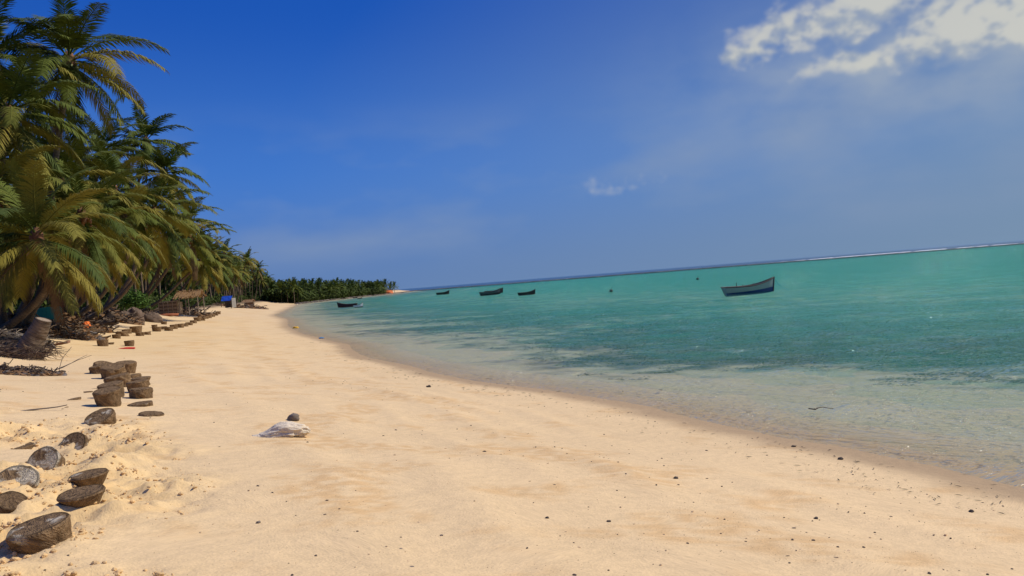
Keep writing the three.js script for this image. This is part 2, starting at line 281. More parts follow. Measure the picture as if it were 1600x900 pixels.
function palm(s, base, top, len, lod, label, group, yellow = 0.25) {
  seed(s); const o = thing('coconut_palm', label, 'palm tree', base, 0, group), rel = top.clone().sub(base), h = rel.y;
  const bend = rr(0.1, 0.3), path = [V(0, -0.3, 0), V(rel.x * (0.18 + bend), h * 0.26, rel.z * (0.18 + bend)), V(rel.x * (0.52 + bend * 0.7), h * 0.6, rel.z * (0.52 + bend * 0.7)), rel.clone()];
  const r0 = rr(0.17, 0.22);
  mesh('trunk', trunkGeo(path, r0, r0 * 0.62, lod ? 7 : 10, lod ? 12 : 26, rr(0.4, 0.9)), pick(BARK), o);
  const cr = new THREE.Group(); cr.name = 'crown'; cr.position.copy(rel); o.add(cr);
  mesh('crown_heart', heartGeo, FIBRE, cr).scale.setScalar(len / 4);
  if (rnd() < 0.7) mesh('fruit_bunch', nutGeo, pick(NUT), cr);
  const n = [28, 25, 23, 22][lod], a0 = rnd() * 6.28;
  for (let i = 0; i < n; i++) {
    const t = i / (n - 1), k = clamp(Math.round(Math.pow(t, 0.8) * 7.4 + 0.4 + rr(-0.5, 0.4)), 0, 7), dead = t > 0.92 && rnd() < 0.4;
    const m = dead ? pick(DEAD) : rnd() < yellow * (0.3 + t) ? LEAF[t > 0.6 ? 3 : 2] : pick([LEAF[0], LEAF[1], LEAF[4], t > 0.5 ? LEAF[2] : LEAF[0]]);
    const f = mesh('frond', FRONDS[lod][dead ? 8 : k][i & 1], m, cr), q = len / 4 * rr(0.85, 1.12) * (k < 2 ? 0.82 : 1);
    f.rotation.y = a0 + i * 2.39996 + rr(-0.25, 0.25); f.scale.set(q, q, q); f.position.y = 0.25 - t * 0.4;
  }
  return o;
}
function stand(px, py, depth, lean) {                       // crown place and foot of a palm
  const top = at(px, py, depth); let x = top.x - lean, z = top.z + rr(-0.8, 0.8);
  for (let i = 0; i < 40 && inland(x, z) < 15.5; i++) x -= 0.4;
  return [V(x, ground(x, z) - 0.05, z), top];
}
const FRONT = [
  [108, 98, 38, 4.5, 2.0, 'tallest coconut palm, its crown standing against the blue sky'],
  [-14, 92, 35, 4.2, 1.0, 'tall coconut palm cut by the left edge, beside the tallest palm'],
  [12, 180, 33, 3.9, 1.2, 'coconut palm with arching fronds below the tall palm at the left edge'],
  [228, 222, 66, 4.0, 2.5, 'tall slender palm to the right of the tallest palm, crown above the grove'],
  [95, 284, 40, 4.0, 1.5, 'palm with reddish brown heart directly below the tallest palm'],
  [58, 374, 29, 3.7, 1.6, 'low yellow-green palm leaning over the beach at far left'],
  [128, 338, 36, 3.5, 1.6, 'dark shaded palm just right of the low yellow-green palm'],
  [242, 332, 52, 4.0, 4.2, 'palm on a long slanting trunk above the green bush'],
  [258, 272, 66, 4.0, 2.5, 'palm under the tall slender palm, fronds over the sky on the right'],
  [178, 300, 47, 4.0, 2.0, 'palm in the middle of the near grove, between two taller crowns'],
  [160, 238, 50, 4.0, 1.5, 'palm close behind the trunk of the tallest palm'],
  [292, 345, 82, 4.2, 3.0, 'palm crown above the thatched hut roof, topmost there'],
  [298, 374, 78, 4.0, 3.5, 'drooping palm right above the thatched hut roof'],
  [258, 372, 58, 3.4, 3.6, 'low palm with pale hanging fronds above the woven hut wall'],
  [194, 346, 47, 3.4, 2.5, 'low palm leaning out behind the brown root mounds'],
  [142, 372, 39, 3.2, 2.2, 'low palm with yellowed hanging fronds right of the teal fence'],
  [326, 402, 100, 4.2, 3.5, 'palm crown left of the blue roofed hut, over the grove edge'],
  [350, 398, 150, 4.4, 2.0, 'palm rising behind the blue roofed hut'],
  [340, 416, 100, 3.6, 4.0, 'low palm with brown hanging fronds over the blue roofed hut'],
  [386, 406, 235, 4.6, 2.0, 'palm on the sky line right of the blue roofed hut'],
  [370, 424, 205, 4.2, 3.0, 'low palm at the beach edge right of the blue roofed hut'],
  [403, 420, 310, 4.6, 2.0, 'palm near the seaward end of the grove'],
  [416, 438, 370, 4.6, 2.0, 'last palm at the seaward end of the grove'],
  [314, 410, 82, 3.6, 4.0, 'low palm leaning out right of the thatched hut'],
  [-20, 300, 31, 3.8, 0.8, 'palm half cut by the left edge at mid height'],
  [12, 378, 35, 3.2, 1.0, 'low palm at the left edge behind the leaning trunks'],
];
FRONT.forEach(([x, y, d, l, lean, label], i) => { seed(3000 + i); const [b, t] = stand(x, y, d, lean); palm(3100 + i * 7, b, t, l, d < 58 ? 0 : d < 110 ? 1 : d < 170 ? 2 : 3, label, undefined, i === 5 || i === 15 ? 0.75 : y > 380 ? 0.4 : 0.2); });
{ // the rest of the grove, behind and between
  const sky = [[-80, 20], [60, 60], [100, 60], [160, 130], [200, 205], [260, 215], [285, 270], [300, 320], [325, 362], [350, 378], [385, 384], [405, 402], [425, 434], [470, 470]];
  let made = 0;
  const grove = (px, py, depth) => { const high = py < curve(sky, px) + 75 ? 'high' : 'low', where = px < 60 ? 'at the left edge behind the low yellow-green palm' : px < 130 ? 'behind the trunk of the tallest palm' : px < 200 ? 'in the shade above the root mounds' : px < 270 ? 'behind the slanting trunk and the woven hut wall' : px < 325 ? 'behind the thatched hut roof' : px < 370 ? 'behind the blue roofed hut' : 'near the seaward end of the grove'; return ['crowded palm with ' + high + ' crown ' + where, high + ' crowned palms ' + where]; };
  for (let i = 0; i < 2400 && made < 185; i++) {
    seed(7000 + i * 13); const depth = i % 3 === 1 ? rr(130, 430) : 38 * Math.pow(5, rnd()), far = i % 3 === 1, px = far ? rr(318, 428) : i % 3 ? rr(-40, 425) : rr(200, 425), py = lerp(curve(sky, px) + 20, 440, Math.pow(rnd(), 0.8)), l = rr(3.6, 4.4);
    const top = at(px, py, depth), d = inland(top.x, top.z), h = top.y - 2.6;
    if (d < 16.5 || d > (far ? 130 : 75) || py + l * 0.72 * F / depth > 452 + 16 * sstep(90, 160, depth) || h < 2.6 || h > (far ? 19 : 14.5)) continue;
    if (py - l * 0.55 * F / depth < curve(sky, px) || py - l * 0.2 * F / depth < curve(sky, px + l * 0.8 * F / depth)) continue;
    const [b, t] = stand(px, py, depth, rr(-1.2, 1.8)); made++;
    palm(9000 + i * 7, b, t, l, depth < 48 ? 0 : depth < 95 ? 1 : depth < 160 ? 2 : 3, ...grove(px, py, depth), 0.25);
  }
  console.log('grove', made);
}
// ---------------------------------------------------------------- palms of the far headland
const headPart = (px) => px < 460 ? 'next to the end of the near grove' : px < 510 ? 'above the far end of the sand' : px < 560 ? 'above the maroon and white boats' : 'towards the orange shelter';
const headDepth = (px) => -level(Math.max(px, 462), curve([[462, 475.5], [500, 471], [540, 466.6], [585, 461.8], [625, 457.6]], Math.max(px, 462)), 0).z;
function simpleCrown(s) { seed(s); const parts = []; for (let i = 0; i < 16; i++) { const g = FRONDS[3][clamp(Math.floor(i / 2.1), 0, 7)][i & 1].clone(); g.rotateY(i * 2.4 + rr(-0.3, 0.3)); parts.push(g); } return mergeGeometries(parts); }
const CROWNS = [1, 2, 3, 4].map(simpleCrown), farTrunk = trunkGeo([V(0, -0.3, 0), V(0.03, 0.5, 0), V(0, 1, 0)], 0.02, 0.014, 6, 6, 0.2);
const FARLEAF = [LEAF[0], LEAF[4], LEAF[4]];
{
  const row = [];
  for (let i = 0; i < 96; i++) { seed(500 + i); const k = i / 95, px = lerp(424, 598, k) + rr(-2, 2); row.push([px, lerp(441, 441, k) + rr(0, 13) * (i % 3 ? 1 : 0.2) - 3 * Math.sin(k * 3), headDepth(px) + rr(6, 45)]); }
  row.push([602, 444, headDepth(602) + 20], [616, 446, headDepth(616) + 22], [610, 449, headDepth(610) + 26], [592, 446, headDepth(592) + 20]);
  row.forEach(([px, py, depth], i) => {
    seed(800 + i); const top = at(px, py + (i > 95 ? 2 : 9), depth), x = top.x, z = top.z, y = ground(x, z, false), h = Math.max(3, top.y - y);
    const lone = i > 95, o = thing('headland_palm', lone ? ['small palm left of the orange shelter on the headland tip', 'small palm at the seaward end of the headland, right of the orange shelter', 'stubby palm between the two lone palms on the headland', 'palm where the headland wood ends, left of the lone palms'][i - 96] : 'distant palm in the dark headland wood, ' + headPart(px), 'palm tree', V(x, y, z), rr(0, 6), lone ? undefined : 'headland palms ' + headPart(px));
    mesh('trunk', farTrunk, BARK[0], o).scale.set(8, h, 8);
    const c = mesh('crown', CROWNS[i % 4], pick(FARLEAF), o); c.position.y = h; c.scale.setScalar(rr(0.9, 1.2) * lerp(1, 1.3, sstep(350, 650, depth)));
  });
}
// ---------------------------------------------------------------- growth under the palms
const bladeClump = (s, n, h, w, up) => { seed(s); const pos = [], idx = []; for (let i = 0; i < n; i++) { const a = rr(0, 6.28), e = rr(up, 1.4), l = h * rr(0.5, 1), o = V(rr(-0.5, 0.5) * h, rr(0, 0.75) * h, rr(-0.5, 0.5) * h), d = V(Math.cos(a) * Math.cos(e), Math.sin(e), Math.sin(a) * Math.cos(e)), sd = V(-Math.sin(a), 0, Math.cos(a)).multiplyScalar(w * rr(0.6, 1.2)); const m = o.clone().addScaledVector(d, l * 0.22), t = o.clone().addScaledVector(d, l * 0.42).add(V(0, -0.08 * l, 0)); const b = pos.length / 3; for (const q of [o, m.clone().add(sd), m.clone().sub(sd), t]) pos.push(q.x, q.y, q.z); idx.push(b, b + 2, b + 1, b + 1, b + 2, b + 3); } return geo(pos, idx); };
function copies(name, g, m, list, label, category) {         // list: [position, scale vector, euler, colour?]
  const o = new THREE.InstancedMesh(g, m, list.length), M = new THREE.Matrix4(), q = new THREE.Quaternion();
  list.forEach(([p, s, e, c], i) => { o.setMatrixAt(i, M.compose(p, q.setFromEuler(e), s)); if (c) o.setColorAt(i, c); });
  o.name = numbered(name); shade(o); scene.add(o); setting(o, label, category, 'stuff'); return o;
}
{
  seed(41); const list = [];
  for (let i = 0; i < 16000 && list.length < 4600; i++) { const depth = 32 * Math.pow(13, rnd()), p = at(rr(-60, 430), 470, depth), d = inland(p.x, p.z); if (d < 20 - 3 * sstep(60, 100, depth) || d > 85) continue; const h = rr(0.8, 1.5) * (0.7 + 1.5 * sstep(20, 34, d)) * (1 + 0.9 * sstep(60, 140, depth)) * (1 + 0.5 * sstep(34, 50, d)); p.y = ground(p.x, p.z, false) - 0.1; list.push([p, V(h * 1.3, h, h * 1.3), new THREE.Euler(0, rr(0, 6), 0), C(1, 1, 1).multiplyScalar(rr(0.6, 1.2))]); }
  copies('undergrowth', bladeClump(5, 90, 1.5, 0.07, -0.2), LEAF[4], list, 'dark leafy undergrowth filling the shade under the palms', 'undergrowth');
  seed(43); const far = [];
  for (let i = 0; i < 700; i++) { const k = rnd(), px = lerp(420, 600, k), p = at(px + rr(-3, 3), 460, headDepth(px) + rr(10, 70)); p.y = ground(p.x, p.z, false); const h = rr(1.8, 3.8) * (1 - 0.5 * sstep(0.9, 1, k)); far.push([p, V(h * 1.2, h, h * 1.2), new THREE.Euler(0, rr(0, 6), 0), C(1, 1, 1).multiplyScalar(rr(0.7, 1.2))]); }
  copies('headland_thicket', bladeClump(6, 110, 1.6, 0.1, -0.3), LEAF[4], far, 'dense dark thicket under the palms of the far headland', 'thicket');
}
copies('sea_grass', bladeClump(8, 26, 0.7, 0.05, -0.1), leafMat(0.12, 0.115, 0.06), seaGrass, 'dark patches of sea grass on the lagoon floor', 'sea grass');
console.log('growth');
// ---------------------------------------------------------------- concrete weights on the beach
function blockGeo(s, taper, hgt, patch, rugged) {            // one unit wide; bucket-cast, rounded rim, chipped
  const prof = [[0, 0], [0.42 * taper, 0], [0.49 * taper, 0.03], [0.5 * taper, 0.08]];
  for (let i = 1; i < 5; i++) prof.push([lerp(0.5 * taper, 0.5, i / 5), lerp(0.08, hgt - 0.035, i / 5)]);
  prof.push([0.5, hgt - 0.035], [0.478, hgt]); for (let i = 13; i >= 0; i--) prof.push([0.44 * i / 13.5, hgt]);
  let g = new THREE.LatheGeometry(prof.map(([a, b]) => new THREE.Vector2(a, b)), 32); const p = g.attributes.position, col = [];
  for (let i = 0; i < p.count; i++) {
    const x = p.getX(i), y = p.getY(i), z = p.getZ(i), n = fbm(x * 3 + s, y * 3, z * 3, 3), k = 1 + rugged * n + 0.07 * fbm(x * 9, y * 9 + s, z * 9, 3);
    p.setXYZ(i, x * k, y + 0.07 * rugged * fbm(x * 7, s, z * 7, 2) * (y > 0.02 ? 1 : 0), z * k);
    const c = 0.85 + 0.5 * fbm(x * 5 + s, y * 5, z * 5, 3), w = patch > 0 && y > hgt * 0.75 ? sstep(0.0, 0.07, fbm(x * 3.2 + s * 2, y * 3, z * 3.2, 4) + 0.25 * fbm(x * 14, s, z * 14, 3) + patch - 0.34) : 0;
    col.push(lerp(0.285 * c, 0.54, w), lerp(0.188 * c, 0.47, w), lerp(0.104 * c, 0.36, w));
  }
  const uvs = [], old = g.attributes.uv; for (let i = 0; i < p.count; i++) { if (i % prof.length > prof.length - 15) uvs.push(p.getX(i) * 0.8 + s, p.getZ(i) * 0.8); else uvs.push(old.getX(i) * 2, p.getY(i) * 0.8); } g.setAttribute('uv', new THREE.Float32BufferAttribute(uvs, 2));
  g.setAttribute('color', new THREE.Float32BufferAttribute(col, 3)); g.deleteAttribute('normal'); g = mergeVertices(g, 1e-4); return toCreasedNormals(g, 0.6);
}
const CONCRETE = new THREE.MeshPhysicalMaterial({ roughness: 1, specularIntensity: 0.15, vertexColors: true, map: rough, bumpMap: roughBump, bumpScale: 0.02 });
const BLOCKS = { drum: [blockGeo(1, 0.88, 0.66, 0, 0.12), blockGeo(2, 0.86, 0.72, 0, 0.16)], white: [blockGeo(3, 0.88, 0.44, 0.24, 0.14), blockGeo(8, 0.88, 0.46, 0.38, 0.14)], disc: [blockGeo(4, 0.56, 0.5, 0.12, 0.08), blockGeo(5, 0.6, 0.48, 0, 0.1)], slab: [blockGeo(6, 1.02, 0.26, 0, 0.2), blockGeo(7, 0.95, 0.24, 0.1, 0.22)], lump: [blockGeo(9, 0.95, 0.62, 0, 0.4), blockGeo(10, 1.0, 0.56, 0, 0.45)] };
// px, py of the foot, width in px, kind, tilt towards the camera, tilt to the side, buried share, label
const WEIGHTS = [
  [50, 858, 92, 'white', 0.14, 0.10, 0.12, 'large tilted concrete weight nearest the camera, pale patch on top'],
  [118, 803, 70, 'disc', 0.10, 0.03, 0.05, 'mushroom-shaped concrete weight with its narrow foot in a sand hollow'],
  [132, 769, 58, 'disc', 0.06, 0.04, 0.05, 'flat-topped concrete weight just behind the mushroom-shaped one'],
  [14, 768, 64, 'white', 0.55, -0.35, 0.15, 'big leaning concrete weight with white crust at the left edge'],
  [3, 802, 44, 'drum', 0.35, -0.5, 0.2, 'rough brown weight cut by the left edge, in front of the big leaning one'],
  [68, 728, 54, 'white', 0.95, 0.1, 0.2, 'round weight tipped towards the camera, half of its face crusted white'],
  [114, 701, 50, 'white', 0.85, 0.22, 0.3, 'round weight with pale band across its tipped face, behind the white crusted one'],
  [14, 700, 52, 'slab', 0.05, 0.05, 0.45, 'weight almost buried in the sand at the left edge'],
  [154, 664, 45, 'white', 0.45, 0.08, 0.12, 'dark pitted weight alone in front of the long row'],
  [164, 635, 40, 'drum', 0.18, 0.0, 0.1, 'front weight of the tightly packed row'],
  [170, 622, 38, 'drum', 0.15, 0.05, 0.1, 'second weight from the front of the tightly packed row'],
  [180, 605, 37, 'lump', 0.1, 0.1, 0.1, 'third weight from the front of the packed row, set to the right'],
  [171, 592, 36, 'lump', 0.2, -0.1, 0.1, 'fourth weight from the front of the packed row'],
  [151, 584, 26, 'lump', 0.1, 0.1, 0.1, 'broken weight at the back left of the packed row'],
  [156, 574, 30, 'slab', 0.1, -0.3, 0.1, 'slanting slab at the very back of the packed row'],
  [192, 584, 30, 'drum', 0.1, -0.1, 0.2, 'weight at the head of the right-hand row'],
  [202, 591, 26, 'slab', 0.05, 0.05, 0.1, 'thin slab second in the right-hand row'],
  [216, 603, 30, 'disc', 0.05, 0.0, 0.1, 'overhanging weight in the middle of the right-hand row'],
  [225, 603, 14, 'lump', 0.0, 0.2, 0.1, 'small chunk beside the overhanging weight'],
  [212, 614, 33, 'drum', 0.05, 0.06, 0.3, 'broad weight below the overhanging one in the right-hand row'],
  [215, 623, 34, 'lump', 0.0, -0.05, 0.3, 'rough weight between the broad weight and the brown slab'],
  [214, 635, 36, 'slab', 0.05, 0.02, 0.2, 'brown slab lying in front of the right-hand row'],
  [230, 650, 37, 'slab', 0.0, -0.16, 0.3, 'wedge-shaped slab rightmost and nearest of the right-hand row'],
  [101, 625, 36, 'slab', 0.0, 0.12, 0.45, 'long low slab left of the packed row'],
  [121, 614, 32, 'slab', 0.0, 0.03, 0.5, 'low slab between the long low slab and the packed row'],
  [142, 608, 26, 'slab', 0.0, -0.05, 0.5, 'flat slab touching the packed row on its left'],
  [91, 637, 22, 'slab', 0.0, 0.1, 0.6, 'small flat slab in front of the long low slab'],
  [103, 653, 18, 'slab', 0.0, -0.1, 0.4, 'small pale stone left of the dark pitted weight'],
  [158, 541, 17, 'drum', 0.0, 0.0, 0.1, 'squat weight right of the stump, beyond the packed row'],
  [170, 538, 12, 'slab', 0.0, 0.0, 0.0, 'small weight touching the squat weight on its right'],
  [200, 541, 15, 'drum', 0.0, 0.0, 0.1, 'weight standing behind the red cloth'],
  [185, 560, 15, 'slab', 0.0, 0.0, 0.5, 'flat grey stone alone between the packed row and the red cloth'],
  [140, 518, 14, 'lump', 0.0, 0.0, 0.4, 'grey stone right of the orange cloth'],
];
function weight(px, py, w, kind, tx, tz, bury, label, group, i) {
  const p = hit(px, py), s = metre(p, w), v = BLOCKS[kind][i % 2];
  seed(i + 60); const o = mesh('concrete_weight', v, CONCRETE); o.rotation.set(tx, rr(0, 6.28), tz, 'ZXY'); o.scale.setScalar(s);
  o.position.copy(p); o.position.y -= s * (bury * 0.5 + 0.04); o.position.z -= s * 0.35; tag(o, label, 'concrete weight', group);
}
WEIGHTS.forEach((w, i) => weight(...w, 'concrete weights on the near beach', i));
{ // the far end of the rows, running away along the beach
  const far = [[180, 529, 13], [188, 525, 18], [196, 521, 14], [210, 520, 18], [217, 525, 12], [228, 523, 11], [243, 518, 14], [253, 515, 12], [262, 517, 13], [270, 514, 12], [279, 512, 13], [287, 510, 11], [255, 507, 9], [294, 508, 11], [301, 505, 10], [307, 502, 11], [314, 501, 10], [319, 498, 10], [325, 497, 10], [330, 495, 9], [335, 493, 9], [340, 491, 8], [312, 497, 8], [322, 493, 8], [240, 512, 9]];
  far.forEach(([x, y, w], i) => weight(x, y, w, i % 3 ? 'lump' : 'drum', 0, 0, 0.25, 'small dark weight in the far line, ' + (x < 232 ? 'near the red cloth' : x < 285 ? 'midway along it' : 'at its far end by the huts'), 'far line of weights ' + (x < 232 ? 'near the red cloth' : x < 285 ? 'midway' : 'by the huts'), i + 40));
}
console.log('weights');
// ---------------------------------------------------------------- stump, roots, driftwood
const WOOD = std(C(0.22, 0.155, 0.10), { map: barkTex, bumpMap: barkBump, bumpScale: 0.02 }), GREYWOOD = std(C(0.27, 0.22, 0.17), { map: rough }), CUT = std(C(0.36, 0.27, 0.18), { map: rough });
function stick(len, r, s, bend = 0.15, radial = 5) { seed(s); const pts = []; for (let i = 0; i <= 4; i++) pts.push(V((i / 4 - 0.5) * len, rr(0, bend) * len * 0.5, rr(-bend, bend) * len * 0.5)); return trunkGeo(pts, r, r * 0.45, radial, 5, 0); }
{
  const b = hit(40, 560), t = at(68, 500, -b.z), h = t.y - b.y, r = metre(b, 20), o = thing('palm_stump', 'sawn palm stump leaning right on the upper beach', 'stump', b), rel = t.clone().sub(b);
  mesh('trunk', trunkGeo([V(0, -0.15, 0), V(rel.x * 0.38, h * 0.4, 0), V(rel.x * 0.72, h * 0.72, 0), V(rel.x, h, 0)], r * 0.86, r * 0.58, 22, 30, 0.6, 0.012), WOOD, o);
  const disc = new THREE.CylinderGeometry(r * 0.57, r * 0.57, 0.03, 22); const d = mesh('cut_face', disc, CUT, o); d.position.set(rel.x, h, 0); d.rotation.z = -0.42;
  const rim = new THREE.TorusGeometry(r * 0.54, r * 0.06, 6, 22); rim.rotateX(Math.PI / 2); const rm = mesh('rim', rim, WOOD, o); rm.position.set(rel.x, h, 0); rm.rotation.z = -0.42;
  seed(77); const roots = []; for (let i = 0; i < 420; i++) { const g = stick(rr(0.5, 1.3), rr(0.008, 0.022), 2000 + i, 0.5, 3), a = rr(0, 6.28), q = Math.sqrt(rnd()); g.rotateZ(rr(-0.5, 0.4)); g.rotateY(rr(-0.6, 0.6)); g.translate(Math.cos(a) * q * 1.35 - 0.55, 0.02 + (1 - q) * 0.42 * rr(0.3, 1), Math.sin(a) * q * 0.5 + 0.1); roots.push(g); }
  const rt = mesh('root_mat', mergeGeometries(roots), std(C(0.17, 0.115, 0.075)), o); rt.userData.kind = 'stuff';
}
function heap(name, px, py, wpx, hpx, deepM, n, mats, label, s) { // a low heap of twigs, husks and dead leaves
  const p = hit(px, py), w = metre(p, wpx), h = metre(p, hpx), o = thing(name, label, 'debris heap', p), big = clamp(-p.z / 24, 0.8, 3.5); seed(s);
  const parts = mats.map(() => []);
  for (let i = 0; i < n; i++) {
    const k = i % 4 === 0 ? 0 : 1 + i % 2, a = rr(0, 6.28), q = Math.sqrt(rnd()), y = h * (1 - q * q) * rr(0.1, 1), x = Math.cos(a) * q * w / 2, z = Math.sin(a) * q * deepM / 2;
    let g; if (k === 0) g = stick(rr(0.25, 0.9) * big, rr(0.008, 0.03) * big, s + i, 0.35, 4); else { g = new THREE.DodecahedronGeometry(rr(0.04, 0.14) * big, 0); g.scale(1.4, rr(0.25, 0.6), 0.9); }
    g.rotateX(rr(-0.5, 0.5)); g.rotateZ(rr(-0.5, 0.5)); g.rotateY(rr(0, 6.28)); g.translate(x, y + ground(p.x + x, p.z + z) - p.y, z); parts[k].push(g);
  }
  mats.forEach((m, k) => { const q = mesh(['twigs', 'husks', 'leaves'][k], mergeGeometries(parts[k]), m, o); q.userData.kind = 'stuff'; });
}
const HUSK = std(C(0.12, 0.085, 0.06), { map: rough }), LITTER = std(C(0.24, 0.13, 0.055), { map: rough }), SLATE = std(C(0.15, 0.13, 0.12), { map: rough });
heap('debris_heap', 32, 584, 130, 7, 1.2, 620, [HUSK, SLATE, LITTER], 'flat dark heap of husks and leaves in front of the stump', 11000);
heap('debris_heap', 14, 535, 120, 16, 3, 700, [GREYWOOD, SLATE, HUSK], 'heap of grey driftwood behind the stump at the left edge', 12000);
heap('debris_heap', 96, 524, 120, 20, 3, 900, [WOOD, SLATE, LITTER], 'long bank of dead leaves and stones right of the stump', 13000);
heap('debris_heap', 70, 508, 200, 26, 4, 1100, [HUSK, LITTER, LITTER], 'brown leaf bank at the foot of the leaning palm trunks', 14000);
heap('debris_heap', 288, 491, 90, 7, 4, 420, [HUSK, WOOD, LITTER], 'brown debris along the sand before the thatched hut', 15000);
heap('debris_heap', 372, 481, 90, 5, 8, 420, [HUSK, WOOD, LITTER], 'dark driftwood line at the far end of the upper beach', 16000);
heap('debris_heap', 165, 500, 110, 18, 3.5, 800, [HUSK, WOOD, LITTER], 'dark brush piled between the log and the teal fence', 17000);
{ // twigs standing in the flat heap
  for (const [i, [x, y, a]] of [[88, 583, 0.9], [96, 584, 0.45], [104, 585, 0.25]].entries()) { const p = hit(x, y), g = stick(0.95, 0.012, 400 + i, 0.25); const o = mesh('bare_twig', g, GREYWOOD); o.position.copy(p).add(V(0.25, 0.22, 0)); o.rotation.z = a; tag(o, ['steep bare twig sticking up from the flat dark heap', 'slanting bare twig right of the steepest one', 'lowest bare twig at the right end of the flat dark heap'][i], 'twig'); }
  const plank = (px, py, wpx, th, m, tilt, name, label) => { const p = hit(px, py), w = metre(p, wpx), g = new THREE.BoxGeometry(w, th, th * 3.2, 8, 1, 2), q = g.attributes.position; for (let i = 0; i < q.count; i++) q.setY(i, q.getY(i) + 0.02 * nz(q.getX(i) * 3, px, 0) * 2); g.computeVertexNormals(); const o = mesh(name, g, m); o.position.copy(p); o.position.y += th * 0.6 + Math.abs(tilt) * w * 0.25; o.rotation.set(0.1, 0.15, tilt); tag(o, label, 'plank'); };
  plank(88, 541, 38, 0.09, std(C(0.27, 0.14, 0.08), { map: rough }), 0.1, 'plank', 'reddish brown plank on the sand right of the stump');
  plank(30, 508, 44, 0.12, std(C(0.62, 0.6, 0.56), { map: rough }), 0.03, 'plank', 'white weathered board behind the stump');
  const pole = hit(68, 642), g = stick(metre(pole, 68), 0.018, 31, 0.04), o = mesh('driftwood_pole', g, GREYWOOD); o.position.copy(pole).add(V(0, 0.03, 0)); o.rotation.set(0, 0.25, 0.04); tag(o, 'thin grey pole lying on the sand left of the dark pitted weight', 'pole');
  const lp = hit(158, 510), lg = trunkGeo([V(-1.1, 0, 0), V(-0.3, 0.04, 0.05), V(0.5, 0, 0), V(1.1, 0.03, 0.1)], 0.2, 0.17, 12, 14, 0), lo = mesh('fallen_log', lg, WOOD); lo.position.copy(lp).add(V(0, 0.18, 0)); tag(lo, 'fallen brown log left of the root mounds', 'log');
  const bp = hit(126, 505), bo = mesh('driftwood_branch', mergeGeometries([stick(1.7, 0.05, 88, 0.3), stick(0.9, 0.03, 89, 0.3).rotateZ(0.9).translate(0.2, 0.3, 0)]), GREYWOOD); bo.position.copy(bp).add(V(-0.2, 0.45, 0)); bo.rotation.z = 0.75; tag(bo, 'pale forked branch propped on the brush near the orange cloth', 'branch');
}
for (const [i, [x, y, w, h]] of [[187, 503, 30, 17], [206, 502, 30, 21], [232, 503, 34, 14]].entries()) { // old palm boles with their root mats
  const p = hit(x, y), W = metre(p, w), H = metre(p, h), g = new THREE.SphereGeometry(0.5, 30, 20), q = g.attributes.position;
  for (let k = 0; k < q.count; k++) { const a = q.getX(k), b = q.getY(k), c = q.getZ(k), n = 1 + 0.28 * fbm(a * 5 + i * 7, b * 5, c * 5, 3) + 0.1 * nz(a * 22, b * 5, c * 22); q.setXYZ(k, a * n * W, b * n * H * 2, c * n * W * 0.9); } g.computeVertexNormals();
  const o = mesh('root_mound', g, std(C(0.15, 0.10, 0.068), { map: rough, bumpMap: roughBump, bumpScale: 0.04 })); o.position.copy(p).add(V(0, 0, -W * 0.3)); tag(o, ['low round root mound next to the fallen log', 'middle and tallest of the three brown root mounds', 'root mound at the foot of the slanting trunk'][i], 'root mound');
}
{ // fallen leaves and twigs over the ground of the grove
  seed(91); const list = [];
  for (let i = 0; i < 20000 && list.length < 4200; i++) { const depth = 19 * Math.pow(9, rnd()), p = at(rr(-40, 430), 500, depth), d = inland(p.x, p.z); if (d < 14 + 2.5 * fbm(p.x * 0.3, p.z * 0.3, 1, 2) + rr(0, 2.5) || d > 26) continue; p.y = ground(p.x, p.z) + 0.03; const s = rr(0.6, 1.7); list.push([p, V(s, s, s), new THREE.Euler(rr(-0.5, 0.5), rr(0, 6), rr(-0.5, 0.5)), C(1, 1, 1).lerp(C(0.5, 0.55, 0.6), rnd()).multiplyScalar(rr(0.5, 1.3))]); }
  const g = geo([-0.3, 0, 0, 0, 0.04, 0.05, 0, 0.02, -0.05, 0.32, 0.05, 0.02, 0.12, 0, 0.12, -0.1, 0.06, -0.13], [0, 1, 2, 1, 3, 2, 1, 4, 3, 0, 2, 5]);
  copies('leaf_litter', g, std(C(0.2, 0.12, 0.06)), list, 'fallen brown leaves and scraps strewn along the edge of the grove', 'leaf litter');
}
console.log('debris');
// ---------------------------------------------------------------- huts, fence, bush, coloured scraps
const cloth = (px, py, w, h, m, s, name, label, category, tall) => { const p = hit(px, py), W = metre(p, w), H = metre(p, h), g = new THREE.SphereGeometry(0.5, 26, 16), q = g.attributes.position; for (let k = 0; k < q.count; k++) { const a = q.getX(k), b = q.getY(k), c = q.getZ(k), n = 1 + 0.5 * fbm(a * 3 + s, b * 3, c * 3, 3) + 0.22 * Math.abs(nz(a * 8, b * 8 + s, c * 8)); q.setXYZ(k, a * n * W, Math.max(-0.02, (b * n + (tall ? 0.45 : 0.1)) * H), c * n * (tall ? W : Math.max(W * 0.5, H * 1.6))); } g.computeVertexNormals(); const o = mesh(name, g, m); o.position.copy(p); return tag(o, label, category); };
cloth(136, 517, 11, 15, std(C(0.75, 0.17, 0.03)), 3, 'orange_cloth', 'crumpled orange cloth at the end of the leaf bank', 'cloth', true);
cloth(198, 545, 26, 4, std(C(0.62, 0.03, 0.025)), 5, 'red_cloth', 'red cloth lying on the sand in front of a weight', 'cloth');
cloth(263, 494, 34, 7, std(C(0.30, 0.09, 0.03)), 9, 'net_heap', 'rust red heap of nets in front of the woven hut wall', 'net heap');
